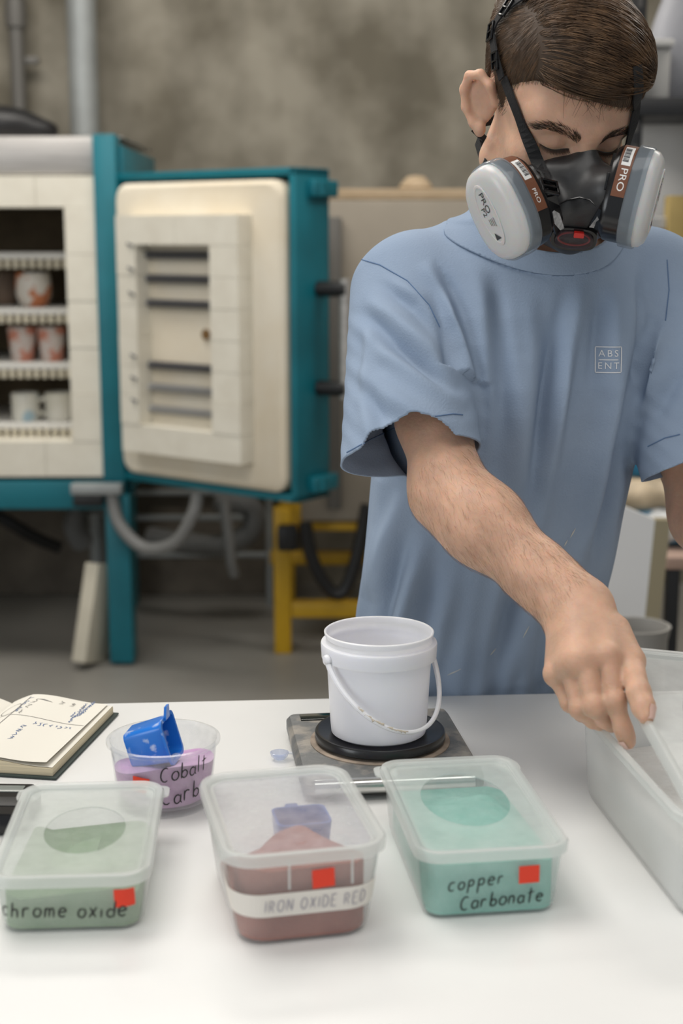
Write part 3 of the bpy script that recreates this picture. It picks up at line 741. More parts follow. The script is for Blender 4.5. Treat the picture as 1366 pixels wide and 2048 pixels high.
M_pp = plastic('milky_polypropylene', (.92, .93, .92), .15, rough=.28, trans=.5)
M_lidv = plastic('violet_frosted_lid', (.86, .85, .90), .25, rough=.30, trans=.5, var=.07, vscale=60)
M_lid = plastic('frosted_lid', (.92, .935, .925), .36, rough=.30, trans=.5, var=.05, vscale=40)
M_rim = plastic('frosted_lid_rim', (.90, .915, .90), .46, rough=.25)
M_clear = plastic('clear_lid_window', (.90, .92, .91), .13, rough=.12, var=.04, vscale=60)
M_clear2 = plastic('clear_tub_plastic', (.90, .90, .90), .17, rough=.12, var=.05, vscale=70)
M_bigbox = plastic('milky_box_plastic', (.90, .90, .895), .42, rough=.3)
M_stick = mat('red_sticker', (.83, .045, .012), rough=.55)
M_mark = mat('black_marker_ink', (.010, .009, .010), rough=.5)
M_markg = mat('faded_pencil_ink', (.40, .38, .42), rough=.8)
M_tape = mat('masking_tape', (.80, .76, .70), rough=.85, bump=.08, bscale=200)
def powder_mat(n, c, c2): return mat(n, c, rough=.97, col2=c2, vscale=45, detail=8, bump=.25, bscale=160, spec=.1)

def tub_walls(hx, hy, r, h, taper, t=.0013):
    """open box, walls of real thickness: outer skin up, over the rim, inner skin down"""
    lp = lambda d, z, s=0: rr(hx - taper * (1 - z / h) - d, hy - taper * (1 - z / h) - d, r - d, z, 7)
    return MB().loft([rr(hx - taper - .006, hy - taper - .006, r - .004, 0, 7), rr(hx - taper - .0015, hy - taper - .0015, r, .0015, 7), lp(0, .006), lp(0, h * .5), lp(0, h), lp(t, h), lp(t, h * .5), lp(t, .007), rr(hx - taper - .006, hy - taper - .006, r - .004, .0022, 7)])
def lid_parts(root, hx, hy, r, z, win=None, lip=.0085, panel=.0035, pos=None, name='lid', tabs=True):
    """clip-on lid: skirt, raised rim bead, recessed panel with an oval window"""
    L = lambda d, zz: rrs(hx - d, hy - d, max(r - d, .004), z + zz, 7)
    rim = [L(.0022, -lip), L(0, -lip), L(-.0006, -.001), L(.001, .0012), L(.0045, .0014), L(.0072, .0002), L(.0085, -panel)]
    under = [L(.0100, -panel - .0012), L(.0085, -.0016), L(.003, -.0010), L(.0024, -.003)]
    p = MB().loft(rim + [L(.012, -panel)] + under[:0], False, False)
    p.loft([L(.012, -panel - .0012)] + under + [L(.0022, -lip)], False, False)
    pan = MB()
    if win:
        ex, ey, cx, cy = win; o = L(.012, -panel); w = oval_like(o, ex, ey, cx, cy, z - panel); w2 = [(x, y, zz - .0012) for x, y, zz in w]; o2 = [(x, y, zz - .0012) for x, y, zz in o]
        pan.loft([o, w, w2, o2], False, False)
    else: pan.loft([L(.012, -panel), L(.012, -panel - .0012)])
    if tabs:
        for sx in (-1, 1): p.loft([[(sx * (hx - .006) + x, hy * .86 + y, z - lip * .75 + zz) for x, y, _ in rr(.011, .014, .008, 0, 3)] for zz in (0, .0016)])
    lid = part(name, p, M_rim, root, 50)
    part('panel', pan, M_lid if win else M_lidv, lid, 50)
    if win:
        w3 = [(cx + (x - cx) * .998, cy + (y - cy) * .998, zz) for x, y, zz in w]
        part('window', MB().loft([[(x, y, zz - .0008) for x, y, zz in w3], w3]), M_clear, lid, None, label='clear oval window')
    return lid
def powder(hx, hy, r, zb, top, n=16):
    """heap filling the box floor; top(x, y) gives its height"""
    lo = rr(hx, hy, r, zb, 5); N = len(lo)
    loops = [lo]
    for k in range(n):
        s = 1 - (k / n) ** 1.0 * .999
        loops.append([(x * s, y * s, max(zb + .0008, top(x * s, y * s))) for x, y, _ in lo])
    return MB().loft(loops)
def front_map(hx, hy, h, taper, off=.0006):
    """x from the middle of the front wall, y up from the table: a point on the outer front wall (its slight lean kept)"""
    return lambda x, y: (x, -(hy - taper * (1 - y / h)) - off, y)
def bend_map(hx, hy, r, h, taper, off=.0006):
    def f(s, y):       # s runs along the outline, 0 in the middle of the front
        ix, iy = hx - taper * (1 - y / h), hy - taper * (1 - y / h); fl_ = ix - r
        sg = 1 if s >= 0 else -1; a = abs(s)
        if a <= fl_: return (sg * a, -iy - off, y)
        ph = (a - fl_) / r
        if ph <= pi / 2: return (sg * (fl_ + (r + off) * sin(ph)), -iy + r - (r + off) * cos(ph), y)
        return (sg * (ix + off), -iy + r + (a - fl_ - r * pi / 2), y)
    return f
def sticker(root, fm, x, y, w, h, tilt=0):
    g = []; n = 4
    for i in range(n + 1):
        g.append([fm(x + (i / n - .5) * w * cos(tilt) - (j - .5) * h * sin(tilt), y + (i / n - .5) * w * sin(tilt) + (j - .5) * h * cos(tilt)) for j in (0, 1)])
    part('red_sticker', MB().loft(g, False, False, closed=False), M_stick, root, None)
def write(root, s, size, fm, x, y, w, m=None, name='handwriting', gap=.12, slant=.12, rise=0.0):
    st, wd = handwriting(s, size, gap, .07, slant)
    part(name, ribbons(st, lambda a, b: fm(x + a, y + b + rise * a), w), m or M_mark, root, None)
    return wd
def place_box(fr_l, fr_r, rotdeg=None, z=TZ):
    """front-edge corners on the table -> centre line and heading"""
    a, b = Vector(fr_l), Vector(fr_r); d = b - a; return a, b, math.atan2(d.y, d.x)

def box_at(u, v, rot, hy, taper):   # middle of the foot of the front wall in the picture
    p = PT(u, v, TZ); n = Vector((-sin(rot), cos(rot), 0)); p = p + n * (hy - taper); p.z = TZ + .0006; return p

# ---- chrome oxide
rot = R(3.5); hx, hy, r, h, tp = .0635, .1010, .020, .048, .0045
b1_ = thing('storage_box', 'milky plastic box of pale green powder marked chrome oxide, leftmost of the front row', 'box', box_at(142, 1866, rot, hy, tp), rot, 'clip-lid boxes of glaze powder')
part('tub', tub_walls(hx, hy, r, h, tp), M_pp, b1_)
lid_parts(b1_, hx + .0035, hy + .0035, r + .004, h + .004, (.036, .051, .002, .002))
fm = bend_map(hx, hy, r, h, tp)
write(b1_, 'chrome oxide', .0088, fm, -.058, .0155, .0016, gap=.22, rise=-.02); sticker(b1_, fm, .0455, .0310, .0172, .0165, .04)
M_p1 = powder_mat('chrome_oxide_powder', (.30, .40, .27), (.36, .45, .32))
o = single('glaze_powder', powder(hx - tp - .0035, hy - tp - .0035, r - .005, .0026, lambda x, y: .034 + .004 * sin(y * 60 + x * 50) - (.012 + .010 * (y > .02) if y > -.01 else .0) * min(1, max(0, (y + .01) / .05)) + .003 * sin(x * 70)), M_p1, 'pale green powder inside the box marked chrome oxide', 'powder', b1_.location, rot, 'powders in the front boxes')

# ---- iron oxide
rot = R(12.5); hx, hy, r, h, tp = .0655, .0905, .026, .079, .0095
b2_ = thing('storage_box', 'deep milky box of red-brown powder with a masking tape label', 'box', box_at(614, 1884, rot, hy, tp), rot, 'clip-lid boxes of glaze powder')
part('tub', tub_walls(hx, hy, r, h, tp), M_pp, b2_)
lid_parts(b2_, hx + .0035, hy + .0035, r + .003, h + .004, None, lip=.009, tabs=False)
fm = bend_map(hx, hy, r, h, tp); fm2 = bend_map(hx, hy, r, h, tp, .0012)
tape = [[fm(-.098 + .168 * i / 40, z + .004 * (i < 4) * (4 - i) * .3) for z in (.0265, .0475)] for i in range(41)]
tp_ = part('masking_tape', MB().loft(tape, False, False, closed=False), M_tape, b2_, None)
st, wd = handwriting('IRON OXIDE RED', .0066, .16, .07, .1)
part('handwriting', ribbons(st, lambda a, b: fm2(-.036 + a * .94, .0315 + b), .0011), M_markg, tp_, None)
sticker(b2_, fm, .0125, .0580, .0185, .0170, .06)
rb_ = MB()
for x in (-.016, .036): rb_.box((x, -hy + .0005, .064), (.002, .003, .024), .0006)
part('clip_rib', rb_, M_rim, b2_)['kind'] = 'stuff'
M_p2 = powder_mat('iron_oxide_powder', (.34, .125, .098), (.42, .17, .135))
def top2(x, y):
    t = min(1, max(0, (y + .000 - .20 * x) / .060)); return .0635 - .056 * t * t * (3 - 2 * t) + .002 * sin(x * 90)
single('glaze_powder', powder(hx - tp - .0028, hy - tp - .0028, r - .003, .0028, top2, 22), M_p2, 'red-brown powder banked against the front of the deep box', 'powder', b2_.location, rot, 'powders in the front boxes')
M_scoop = mat('blue_scoop_plastic', (.012, .145, .56), rough=.28, coat=.3)
sc2 = thing('measuring_scoop', 'blue scoop dimly seen inside the deep box of red-brown powder', 'scoop', b2_.location + Matrix.Rotation(rot, 3, 'Z') @ Vector((.022, .056, .0035)), rot)
part('cup', MB().loft([rr(.021, .018, .006, 0, 4), rr(.025, .022, .007, .048, 4), rr(.023, .020, .006, .048, 4), rr(.0195, .0165, .005, .003, 4)]), M_scoop, sc2)
part('handle', MB().box((-.004, .026, .045), (.012, .012, .004), .001), M_scoop, sc2)

# ---- copper carbonate
rot = R(7.5); hx, hy, r, h, tp = .0635, .1060, .018, .059, .0055
b3_ = thing('storage_box', 'milky box of turquoise powder marked copper carbonate', 'box', box_at(985, 1834, rot, hy, tp), rot, 'clip-lid boxes of glaze powder')
part('tub', tub_walls(hx, hy, r, h, tp), M_pp, b3_)
lid_parts(b3_, hx + .0035, hy + .0035, r + .004, h + .004, (.040, .062, .000, .014))
fm = bend_map(hx, hy, r, h, tp)
write(b3_, 'copper', .0078, fm, -.0400, .0270, .0015, gap=.26, rise=.08); write(b3_, 'Carbonate', .0080, fm, -.0290, .0085, .0016, gap=.18, rise=.05)
sticker(b3_, fm, .0300, .0385, .0178, .0165, .03)
M_p3 = powder_mat('copper_carbonate_powder', (.25, .54, .46), (.33, .62, .545))
single('glaze_powder', powder(hx - tp - .003, hy - tp - .003, r - .004, .0026, lambda x, y: .049 + .0025 * sin(x * 80) - .014 * max(0, min(1, (y - .03) / .05)) + .0015 * sin(y * 120 + x * 60), 22), M_p3, 'turquoise powder filling the box marked copper carbonate', 'powder', b3_.location, rot, 'powders in the front boxes')

# ---- cobalt carbonate in a round tub, with the blue scoop
tc_ = PT(330, 1602, TZ); tc_.z = TZ + .0006
cob = thing('round_tub', 'clear round tub of lilac powder marked Cobalt, behind the front boxes', 'tub', tc_, R(-12))
RB, RT, HT = .0475, .0555, .068
part('tub', MB().lathe([(.001, .004), (RB - .004, .004), (RB - .003, 0), (RB, .0005), (RB + .0005, .006), (RT - .0015, HT - .004), (RT + .0022, HT - .003), (RT + .0022, HT), (RT - .001, HT + .0006), (RT - .0024, HT - .003), (RB - .0008, .0072), (.001, .0062)], 64), M_clear2, cob, 50)
def cyl_map(off=.0006):
    def f(s, z):
        rr_ = RB + (RT - RB) * z / HT + off; a = R(-90) + s / rr_; return (rr_ * cos(a), rr_ * sin(a), z)
    return f
cm = cyl_map()
write(cob, 'Cobalt', .0098, cm, .0135, .0400, .0015, gap=.14, rise=.12); write(cob, 'Carb', .0105, cm, .0130, .0150, .0016, gap=.16, rise=.1); sticker(cob, cm, -.0065, .0365, .0180, .0165, -.1)
M_p4 = powder_mat('cobalt_carbonate_powder', (.56, .33, .55), (.64, .42, .62))
def ptop(a, q): return .043 + .010 * sin(a + 2.4) * q + .0025 * sin(a * 3 + q * 5) - .004 * (1 - q)
loops = []
for q, z in ((.92, .0085), (1.0, .012)):
    loops.append([((RB - .002) * q * cos(2 * pi * k / 40), (RB - .002) * q * sin(2 * pi * k / 40), z) for k in range(40)])
for q in (1.0, .9, .75, .6, .45, .3, .15, .02):
    l = []
    for k in range(40):
        a = 2 * pi * k / 40; z = ptop(a, q); rw = (RB + (RT - RB) * z / HT - .002) * q; l.append((rw * cos(a), rw * sin(a), z))
    loops.append(l)
single('glaze_powder', MB().loft(loops), M_p4, 'lilac powder in the clear round tub', 'powder', tc_, R(-12))
sc = thing('measuring_scoop', 'dusty bright blue scoop stuck in the lilac powder', 'scoop', tc_ + Vector((-.011, -.002, .0455)), 0)
M_dusty = mat('dusty_blue_plastic', (.014, .19, .70), rough=.30, col2=(.55, .66, .88), vscale=75, detail=8, rampw=(.57, .68), coat=.2)
sM = Matrix.Scale(.93, 4) @ Matrix.Translation((0, 0, .020)) @ Matrix.Rotation(R(-8), 4, 'Z') @ Matrix.Rotation(R(74), 4, 'Y')
cup = MB().loft([rr(.0185, .0185, .0055, -.024, 4), rr(.0198, .0198, .006, -.022, 4), rr(.0225, .0225, .007, .021, 4), rr(.0255, .0255, .008, .021, 4), rr(.0255, .0255, .008, .0235, 4), rr(.0215, .0215, .006, .0235, 4), rr(.0180, .0180, .005, -.020, 4)])
part('cup', cup.xf(sM), M_dusty, sc)
hnd = MB().loft([[(-.022 - .014 * t, y_ * (1 - .35 * t), .0222 + .004 * t + zz) for y_, zz in ((-.008, 0), (.008, 0), (.008, .003), (-.008, .003))] for t in (0, .35, .7, 1)])
part('handle', hnd.xf(sM), M_dusty, sc)

# ---- digital scale with the bucket on it
rot = R(7); sW, sD = .190, .212
c_ = (PT(562, 1424, TZ + .03) + PT(930, 1504, TZ + .03)) / 2
so = PT(760, 1481, TZ + .026); so.z = TZ
scale = thing('digital_scale', 'grimy square digital scale with a round black platform, under the bucket', 'scale', so, rot)
M_grime = mat('grimy_scale_top', (.17, .175, .175), rough=.5, metal=.3, col2=(.36, .33, .29), vscale=34, detail=10, bump=.12, bscale=80, rampw=(.46, .62))
M_chrome = mat('worn_chrome_edge', (.62, .62, .60), rough=.2, metal=.9, var=.15, vscale=20)
part('body', MB().loft([rr(sW / 2 - .006, sD / 2 - .006, .008, .006, 4), rr(sW / 2, sD / 2, .010, .010, 4), rr(sW / 2, sD / 2, .010, .020, 4), rr(sW / 2 - .004, sD / 2 - .004, .008, .025, 4), rr(sW / 2 - .012, sD / 2 - .012, .006, .026, 4)]), M_grime, scale)
part('front_edge', MB().tube([(-sW / 2 + .012, -sD / 2 + .004, .0165), (sW / 2 - .012, -sD / 2 + .004, .0165)], .0085, 14), M_chrome, scale)
part('display', MB().box((-.045, sD / 2 - .022, .0265), (.070, .020, .002), .0006), mat('dark_display', (.008, .014, .013), rough=.12), scale, label='dark display window')
for x in (-1, 1):
    for y in (-1, 1): part('foot', MB().lathe([(.010, 0), (.010, .007)], 14, (x * (sW / 2 - .02), y * (sD / 2 - .02), 0)), M_black, scale)
M_plat = mat('black_platform_rubber', (.010, .010, .011), rough=.30, coat=.2, var=.2, vscale=60)
part('dirt_ring', MB().lathe([(.0765, .0262), (.0765, .0272), (.060, .0276)], 64), mat('tan_dirt', (.36, .29, .23), rough=.9, var=.25, vscale=50), scale)
part('platform', MB().lathe([(.060, .027), (.066, .028), (.0715, .031), (.0715, .0375), (.0700, .0395), (.0675, .0395), (.0665, .0388), (.001, .0388)], 80), M_plat, scale)
M_buck = mat('white_bucket_plastic', (.80, .805, .84), rough=.32, sss=.004, sss_rad=(1, 1, 1.1))
bo = Vector((so.x + .0, so.y + .002, TZ + .0395)); bp_ = PT(757, 1462, TZ + .0395); bo.x, bo.y = bp_.x, bp_.y
bucket = thing('bucket', 'empty white plastic bucket with a hanging handle, standing on the scale', 'bucket', bo, 0)
rb0, rt0, bh = .0515, .0580, .114
prof = [(.001, .002), (rb0 - .004, .002), (rb0 - .003, 0), (rb0, .002), (rb0 + .001, .012), (rt0 - .0018, bh - .034), (rt0 - .001, bh - .029), (rt0 + .0040, bh - .0285), (rt0 + .0048, bh - .014), (rt0 + .0042, bh - .012), (rt0 - .0005, bh - .0115), (rt0 - .0012, bh - .007), (rt0 + .0006, bh - .004), (rt0 + .0012, bh - .001), (rt0, bh), (rt0 - .0012, bh - .001), (rt0 - .0022, bh - .006), (rt0 - .0018, bh - .016), (rt0 - .0035, bh - .02), (rb0 - .002, .006), (.001, .0042)]
part('shell', MB().lathe(prof, 80), M_buck, bucket, 35)
zp = bh - .024; ha = R(30); pa = rt0 + .0062
hp = []
for i in range(49):
    t = pi * i / 48; dr = .060 * sin(t); out_ = .0085 * sin(t) + pa
    x, y = pa * cos(t), -(pa + .012 * sin(t)) * sin(t) * .96
    hp.append((x * cos(ha) - y * sin(ha), x * sin(ha) + y * cos(ha), zp - .068 * sin(t) ** .9 if 0 < i < 48 else zp))
part('handle', MB().tube(hp, [.0034 - .0010 * sin(pi * i / 48) for i in range(49)], 8), M_buck, bucket)
for t in (0, pi):
    x, y = pa * cos(t), pa * sin(t); q = Vector((x * cos(ha) - y * sin(ha), x * sin(ha) + y * cos(ha), zp)); nrm_ = Vector((q.x, q.y, 0)).normalized()
    part('handle_lug', MB().lathe([(.0055, -.004), (.006, .001), (.0045, .003), (.001, .0034)], 14, q, nrm_.to_track_quat('Z', 'Y').to_matrix()), M_buck, bucket)
crust = MB(); rg = random.Random(9)
for i in range(26, 40):
    p = Vector(hp[i]) + Vector((0, -.0012, .0014)); crust.tube([p, p + Vector((rg.uniform(-.002, .002), 0, rg.uniform(-.001, .001))), Vector(hp[i + 1]) + Vector((0, -.0012, .0012))], [.0010, rg.uniform(.0010, .0020), .0009], 5)
part('dried_crust', crust, mat('tan_crust', (.55, .49, .40), rough=.95), bucket)['kind'] = 'stuff'

# ---- glass bead tip behind the deep box
gb = PT(559, 1520, TZ); gb.z = TZ + .0006
sp = thing('glass_spoon', 'small clear blue glass spoon tip poking out behind the deep box', 'spoon', gb, R(20))
part('bowl', MB().lathe([(.001, .001), (.006, .0012), (.0095, .0045), (.0105, .0085), (.0095, .0088), (.006, .004), (.001, .003)], 24), plastic('blue_tinted_glass', (.55, .62, .85), .35, rough=.05), sp)
part('stem', MB().tube([(.009, -.002, .0075), (.030, -.016, .006), (.045, -.025, .0022)], .0018, 6), plastic('clear_stem', (.8, .85, .95), .3, rough=.05), sp)

# ---- open notebook
nbc = PT(25, 1398, TZ); rotn = R(-11)
nA, nB = PT(232, 1421, TZ + .006), PT(108, 1553, TZ + .004); nd = (nA - nB); nd.z = 0
rotn = math.atan2(nd.y, nd.x) - R(90); PW, PH = .128, nd.length
ux, uy = Vector((cos(rotn), sin(rotn), 0)), Vector((-sin(rotn), cos(rotn), 0))
no = (nA + nB) / 2 - ux * PW; no.z = TZ + .0006
M_paper = mat('cream_paper', (.76, .73, .65), rough=.9); M_edge = mat('page_edges', (.62, .54, .38), rough=.9, var=.12, vscale=500, stretch=(.02, .02, 1))
M_cover = mat('dark_green_cover', (.03, .045, .04), rough=.7)
book = thing('notebook', 'open notebook with handwritten recipes at the back left of the table', 'notebook', no, rotn)
def page_z(x, th):       # height of the page block over x from the spine (0) to the fore edge (1)
    return .003 + th * (1 - .25 * x) * min(1, .45 + 2.6 * x) + .010 * sin(pi * min(1, x * 1.15)) * (1 - x) ** 1.0
def block(sx, th, inset, lift=0.0):
    top, bot = [], []
    for i in range(21):
        x = i / 20; w = PW * x * (1 - inset)
        top.append((sx * w, page_z(x, th) + lift * x)); bot.append((sx * w, .0026))
    pr = top + bot[::-1]
    return MB().loft([[(x, -PH / 2 + .003, z) for x, z in pr], [(x, PH / 2 - .003, z) for x, z in pr]])
part('cover', MB().box((PW / 2, 0, .0013), (PW + .006, PH + .004, .0022), .0008).box((-PW / 2, 0, .0013), (PW + .006, PH + .004, .0022), .0008), M_cover, book)
part('page_block', block(1, .011, .02), M_edge, book, 50); part('page_block', block(-1, .007, .02), M_edge, book, 50)
def leaf(sx, th, dz, w1, nm='page', curl=0.0, yoff=0):
    rows = []
    for i in range(25):
        x = i / 24; rows.append([(sx * PW * x * w1, y, page_z(x, th) + dz + curl * x * x * (1 - (y / PH + .5)) + .0004) for y in [(-.5 + j / 8) * (PH - .006) + yoff for j in range(9)]])
    return part(nm, MB().loft(rows, False, False, closed=False), M_paper, book, 80)
leaf(1, .011, .0004, .978); leaf(1, .011, .0022, .93, curl=.004); leaf(-1, .007, .0006, .978)
M_blue = mat('blue_pen', (.10, .16, .32), rough=.8); M_pencil = mat('pencil', (.22, .21, .20), rough=.8)
def pmap2(x, y):
    return (x, y, page_z(x / PW / .93, .011) + .0022 + .004 * (x / PW / .93) ** 2 * (1 - (y / PH + .5)) + .0008)
def scrib(y0, x0, ln, rg, ht=.0022):    # a line of quick handwriting: runs down the page's length
    pts = []; s = 0
    while s < ln:
        pts.append((x0 + rg.uniform(-ht, ht), y0 - s)); s += rg.uniform(.0006, .0022)
    return pts
rg = random.Random(12); lb, lp_ = [], []
for i in range(11): lb.append(scrib(.052 + i * .0056, .098 + rg.uniform(-.005, .004), rg.uniform(.016, .030), rg, .0018))
for i in range(5): lb.append(scrib(.040 + i * .0125, .030 - rg.uniform(0, .004), .004 + .010 * (i % 2), rg, .0028))
for i in range(8): lb.append(scrib(.012, .106 - i * .0060, rg.uniform(.006, .012), rg))
for k in range(4): lb.append(scrib(-.004 - .012 * k, .056, .010, rg, .003))
for i in range(3): lp_.append(scrib(.090, .095 - i * .013, .012, rg, .003))
for k in range(3): lp_.append(scrib(.085 - k * .02, .036, .014, rg, .003))
for k in range(7): lp_.append([(.040 + .003 * sin(k), .085), (.058 - .002 * k, .080 + .001 * k)])
lp_.append([(.026, PH / 2 - .012), (.026, -PH / 2 + .02)]); lp_.append([(.008, .028), (.118, .020)])
lp_.append([(.018 + .010 * cos(a), .050 + .020 * sin(a)) for a in [2 * pi * k / 20 for k in range(21)]])
part('handwriting', ribbons(lb, pmap2, .0010, .002), M_blue, book, None)['kind'] = 'stuff'
part('pencil_notes', ribbons(lp_, pmap2, .0009, .003), M_pencil, book, None)['kind'] = 'stuff'

# ---- black device at the left edge
dvp = PT(84, 1562, TZ + .022); rotd = R(-2)
DWd, DDd = .20, .085
do = dvp + Vector((-DWd / 2, -DDd / 2, 0)); do.z = TZ + .0006
dev = thing('pocket_scale', 'small glossy black pocket device with a grey window, cut by the left edge', 'device', do, rotd)
part('case', MB().loft([rr(DWd / 2 - .003, DDd / 2 - .003, .008, 0, 4), rr(DWd / 2, DDd / 2, .010, .003, 4), rr(DWd / 2, DDd / 2, .010, .016, 4), rr(DWd / 2 - .004, DDd / 2 - .004, .008, .021, 4)]), M_blk, dev)
part('window', MB().box((.035, DDd / 2 - .018, .0212), (.100, .016, .0012), .0004), mat('grey_lcd', (.22, .24, .22), rough=.2), dev, label='grey display window')
part('key_strip', MB().box((.03, -.008, .0212), (.12, .022, .0010), .0004), mat('charcoal_keys', (.02, .02, .02), rough=.5), dev)

# ---- big white box whose lid is being lifted
BXR = R(6.5)
bl, bn = PT(1178, 1597, TZ), PT(1352, 1822, TZ)
dvv = (bl - bn); dvv.z = 0; BXR = math.atan2(dvv.y, dvv.x) - R(90)
HXB, HYB, RB_, HB, TPB = .092, dvv.length / 2 + .034, .030, .096, .006
cx_ = Vector((cos(BXR), sin(BXR), 0)); mid = (bl + bn) / 2
bc_ = mid + cx_ * (HXB - TPB); bc_.z = TZ + .0006
bbx = thing('storage_box', 'large milky white box at the right edge with its lid half off', 'box', bc_, BXR)
part('tub', tub_walls(HXB, HYB, RB_, HB, TPB), M_bigbox, bbx)
Lr = lambda d, z: rr(HXB - d, HYB - d, RB_ - d, z, 7)
part('rim', MB().loft([Lr(-.0005, HB - .008), Lr(-.005, HB - .008), Lr(-.005, HB - .001), Lr(-.003, HB + .0006), Lr(.0008, HB + .0006), Lr(.0012, HB - .001)], False, False), M_rim, bbx)
M_p5 = powder_mat('white_powder', (.80, .78, .76), (.84, .83, .81))
single('glaze_powder', powder(HXB - TPB - .0035, HYB - TPB - .0035, RB_ - .004, .0028, lambda x, y: .050 + .006 * sin(x * 40) + .005 * sin(y * 30)), M_p5, 'white powder inside the large white box', 'powder', bbx.location, BXR, 'powders in the front boxes')
# the lid: far edge raised by the hand
F_ = P(1205, 1289, 1.395); N_ = Vector((bn.x + .004, bn.y - .030, TZ + HB + .010))
ly = (F_ - N_); LLEN = ly.length; ly.normalize()
lx = Vector((cx_.x, cx_.y, -.13)); lx = (lx - ly * lx.dot(ly)).normalized(); lz = lx.cross(ly)
LHX, LHY = HXB + .004, LLEN / 2
lidm = Matrix((lx, ly, lz)).transposed().to_4x4(); lidm.translation = N_ + lx * LHX + ly * LHY
blid = thing('box_lid', 'milky lid with an oval window, lifted off the large white box by his hand', 'lid', lidm.translation)
blid.rotation_mode = 'QUATERNION'; blid.rotation_quaternion = lidm.to_quaternion()
lid_parts(blid, LHX, LHY, .030, 0.0, (.050, .085, .0, .0), lip=.010, panel=.005, name='rim', tabs=False)
# ================================================================== the person behind the table
M_skin = mat('skin', (.63, .395, .28), rough=.48, sss=.0032, sss_rad=(1, .38, .2), var=.10, vscale=38, bump=.10, bscale=260, spec=.4)
M_hair = mat('brown_hair', (.060, .031, .014), rough=.36, col2=(.15, .082, .038), vscale=60, spec=.5)
M_hairbase = mat('hair_undercoat', (.046, .026, .013), rough=.7)
M_shirt = mat('washed_blue_cotton', (.258, .330, .445), rough=.95, col2=(.310, .382, .49), vscale=9, bump=.14, bscale=420, spec=.1, rampw=(.25, .8))
M_thread = mat('blue_thread', (.13, .2, .33), rough=.9, spec=.1)
M_trouser = mat('dark_trousers', (.035, .037, .045), rough=.9, var=.2)
M_shoe = mat('dark_shoe_rubber', (.03, .03, .03), rough=.6)

# ---- the head has a frame of its own: x to his left, y to the back, z up
EYE = Vector((.2585, 1.577, 1.568))
yaw, pit = R(16), R(26)
h_f = Vector((sin(yaw) * cos(pit), -cos(yaw) * cos(pit), -sin(pit)))
h_x = Vector((cos(yaw), sin(yaw), 0)); h_u = h_x.cross(-h_f).normalized()
roll = R(-2)
h_x, h_u = h_x * cos(roll) + h_u * sin(roll), h_u * cos(roll) - h_x * sin(roll)
HC = EYE - h_f * .088
HM = Matrix(((h_x.x, -h_f.x, h_u.x), (h_x.y, -h_f.y, h_u.y), (h_x.z, -h_f.z, h_u.z)))
HMn = np.array(HM)
def H(x, y, z): return HC + HM @ Vector((x, y, z))
def hcap(a, b, ra, rb, sq=None): return cap(H(*a), H(*b), ra, rb, (HM @ Vector(sq[0]), sq[1]) if sq else None)
def hell(c, r, rot=None):
    M = HM @ rot if rot is not None else HM
    return ell(H(*c), r, np.array(M))

NECK = Vector((.224, 1.742, 1.445))
SH_R, SH_L = Vector((.078, 1.695, 1.415)), Vector((.378, 1.765, 1.42))
EL_R = P(897, 985, 1.520); WR_R = P(1152, 1217, 1.395)
EL_L = P(1414, 1035, 1.70); WR_L = Vector((.505, 1.47, 1.080))
DH = -.012
hand = {n: [P(u, v, d + DH) for u, v, d in pts] for n, pts in {
 'index': [(1217, 1312, 1.328), (1230, 1404, 1.302), (1246, 1456, 1.295), (1257, 1486, 1.294)],
 'middle': [(1172, 1318, 1.328), (1188, 1412, 1.304), (1212, 1440, 1.318), (1232, 1452, 1.334)],
 'ring': [(1138, 1328, 1.337), (1160, 1418, 1.316), (1186, 1440, 1.33), (1208, 1448, 1.346)],
 'little': [(1112, 1350, 1.350), (1140, 1406, 1.335), (1163, 1428, 1.347), (1182, 1438, 1.36)],
 'thumb': [(1228, 1262, 1.372), (1262, 1322, 1.335), (1278, 1386, 1.286), (1293, 1434, 1.262)]}.items()}

body = SDF()
skull = [hell((0, .002, .045), (.0755, .099, .083)), hell((0, -.028, -.028), (.063, .066, .08)),
         hell((0, -.045, .035), (.066, .053, .05)),
         hcap((-.056, .0, -.058), (-.020, -.074, -.100), .017, .016), hcap((.056, .0, -.058), (.020, -.074, -.100), .017, .016),
         hell((0, -.082, -.100), (.024, .018, .02)),
         hell((-.041, -.060, -.024), (.022, .022, .020)), hell((.041, -.060, -.024), (.022, .022, .020)),
         hcap((-.046, -.078, .022), (-.012, -.092, .016), .0105, .0105), hcap((.046, -.078, .022), (.012, -.092, .016), .0105, .0105),
         hcap((0, -.094, .006), (0, -.112, -.040), .008, .0125),
         hcap((-.018, -.088, -.066), (.018, -.088, -.066), .009, .009)]
body.add(skull, .02, .022)
body.sub([hell((-.031, -.102, -.001), (.017, .013, .012)), hell((.031, -.102, -.001), (.017, .013, .012))], .012)
body.add([hell((-.031, -.0795, -.0005), (.0155, .0135, .0125))], .004); body.add([hell((.031, -.0795, -.0005), (.0155, .0135, .0125))], .004)
for s in (-1, 1):      # ears: rim, anti-rim, lobe, hollow
    e = [(s * .0735, -.006, .008), (s * .083, -.005, .026), (s * .092, .008, .034), (s * .099, .021, .027), (s * .100, .025, .010),
         (s * .096, .019, -.008), (s * .087, .010, -.022), (s * .081, .002, -.027)]
    body.add([hcap(e[i], e[i + 1], .0050, .0050) for i in range(len(e) - 1)]
             + [hell((s * .0815, .0135, .003), (.0062, .020, .028), Matrix.Rotation(s * R(-38), 3, 'Z')), hell((s * .081, .003, -.026), (.006, .009, .009))], .005, .004)
    body.sub([hell((s * .0900, .0035, -.003), (.0075, .0105, .0135), Matrix.Rotation(s * R(-38), 3, 'Z')), hell((s * .0915, .010, .017), (.0055, .0085, .0075), Matrix.Rotation(s * R(-38), 3, 'Z'))], .003)
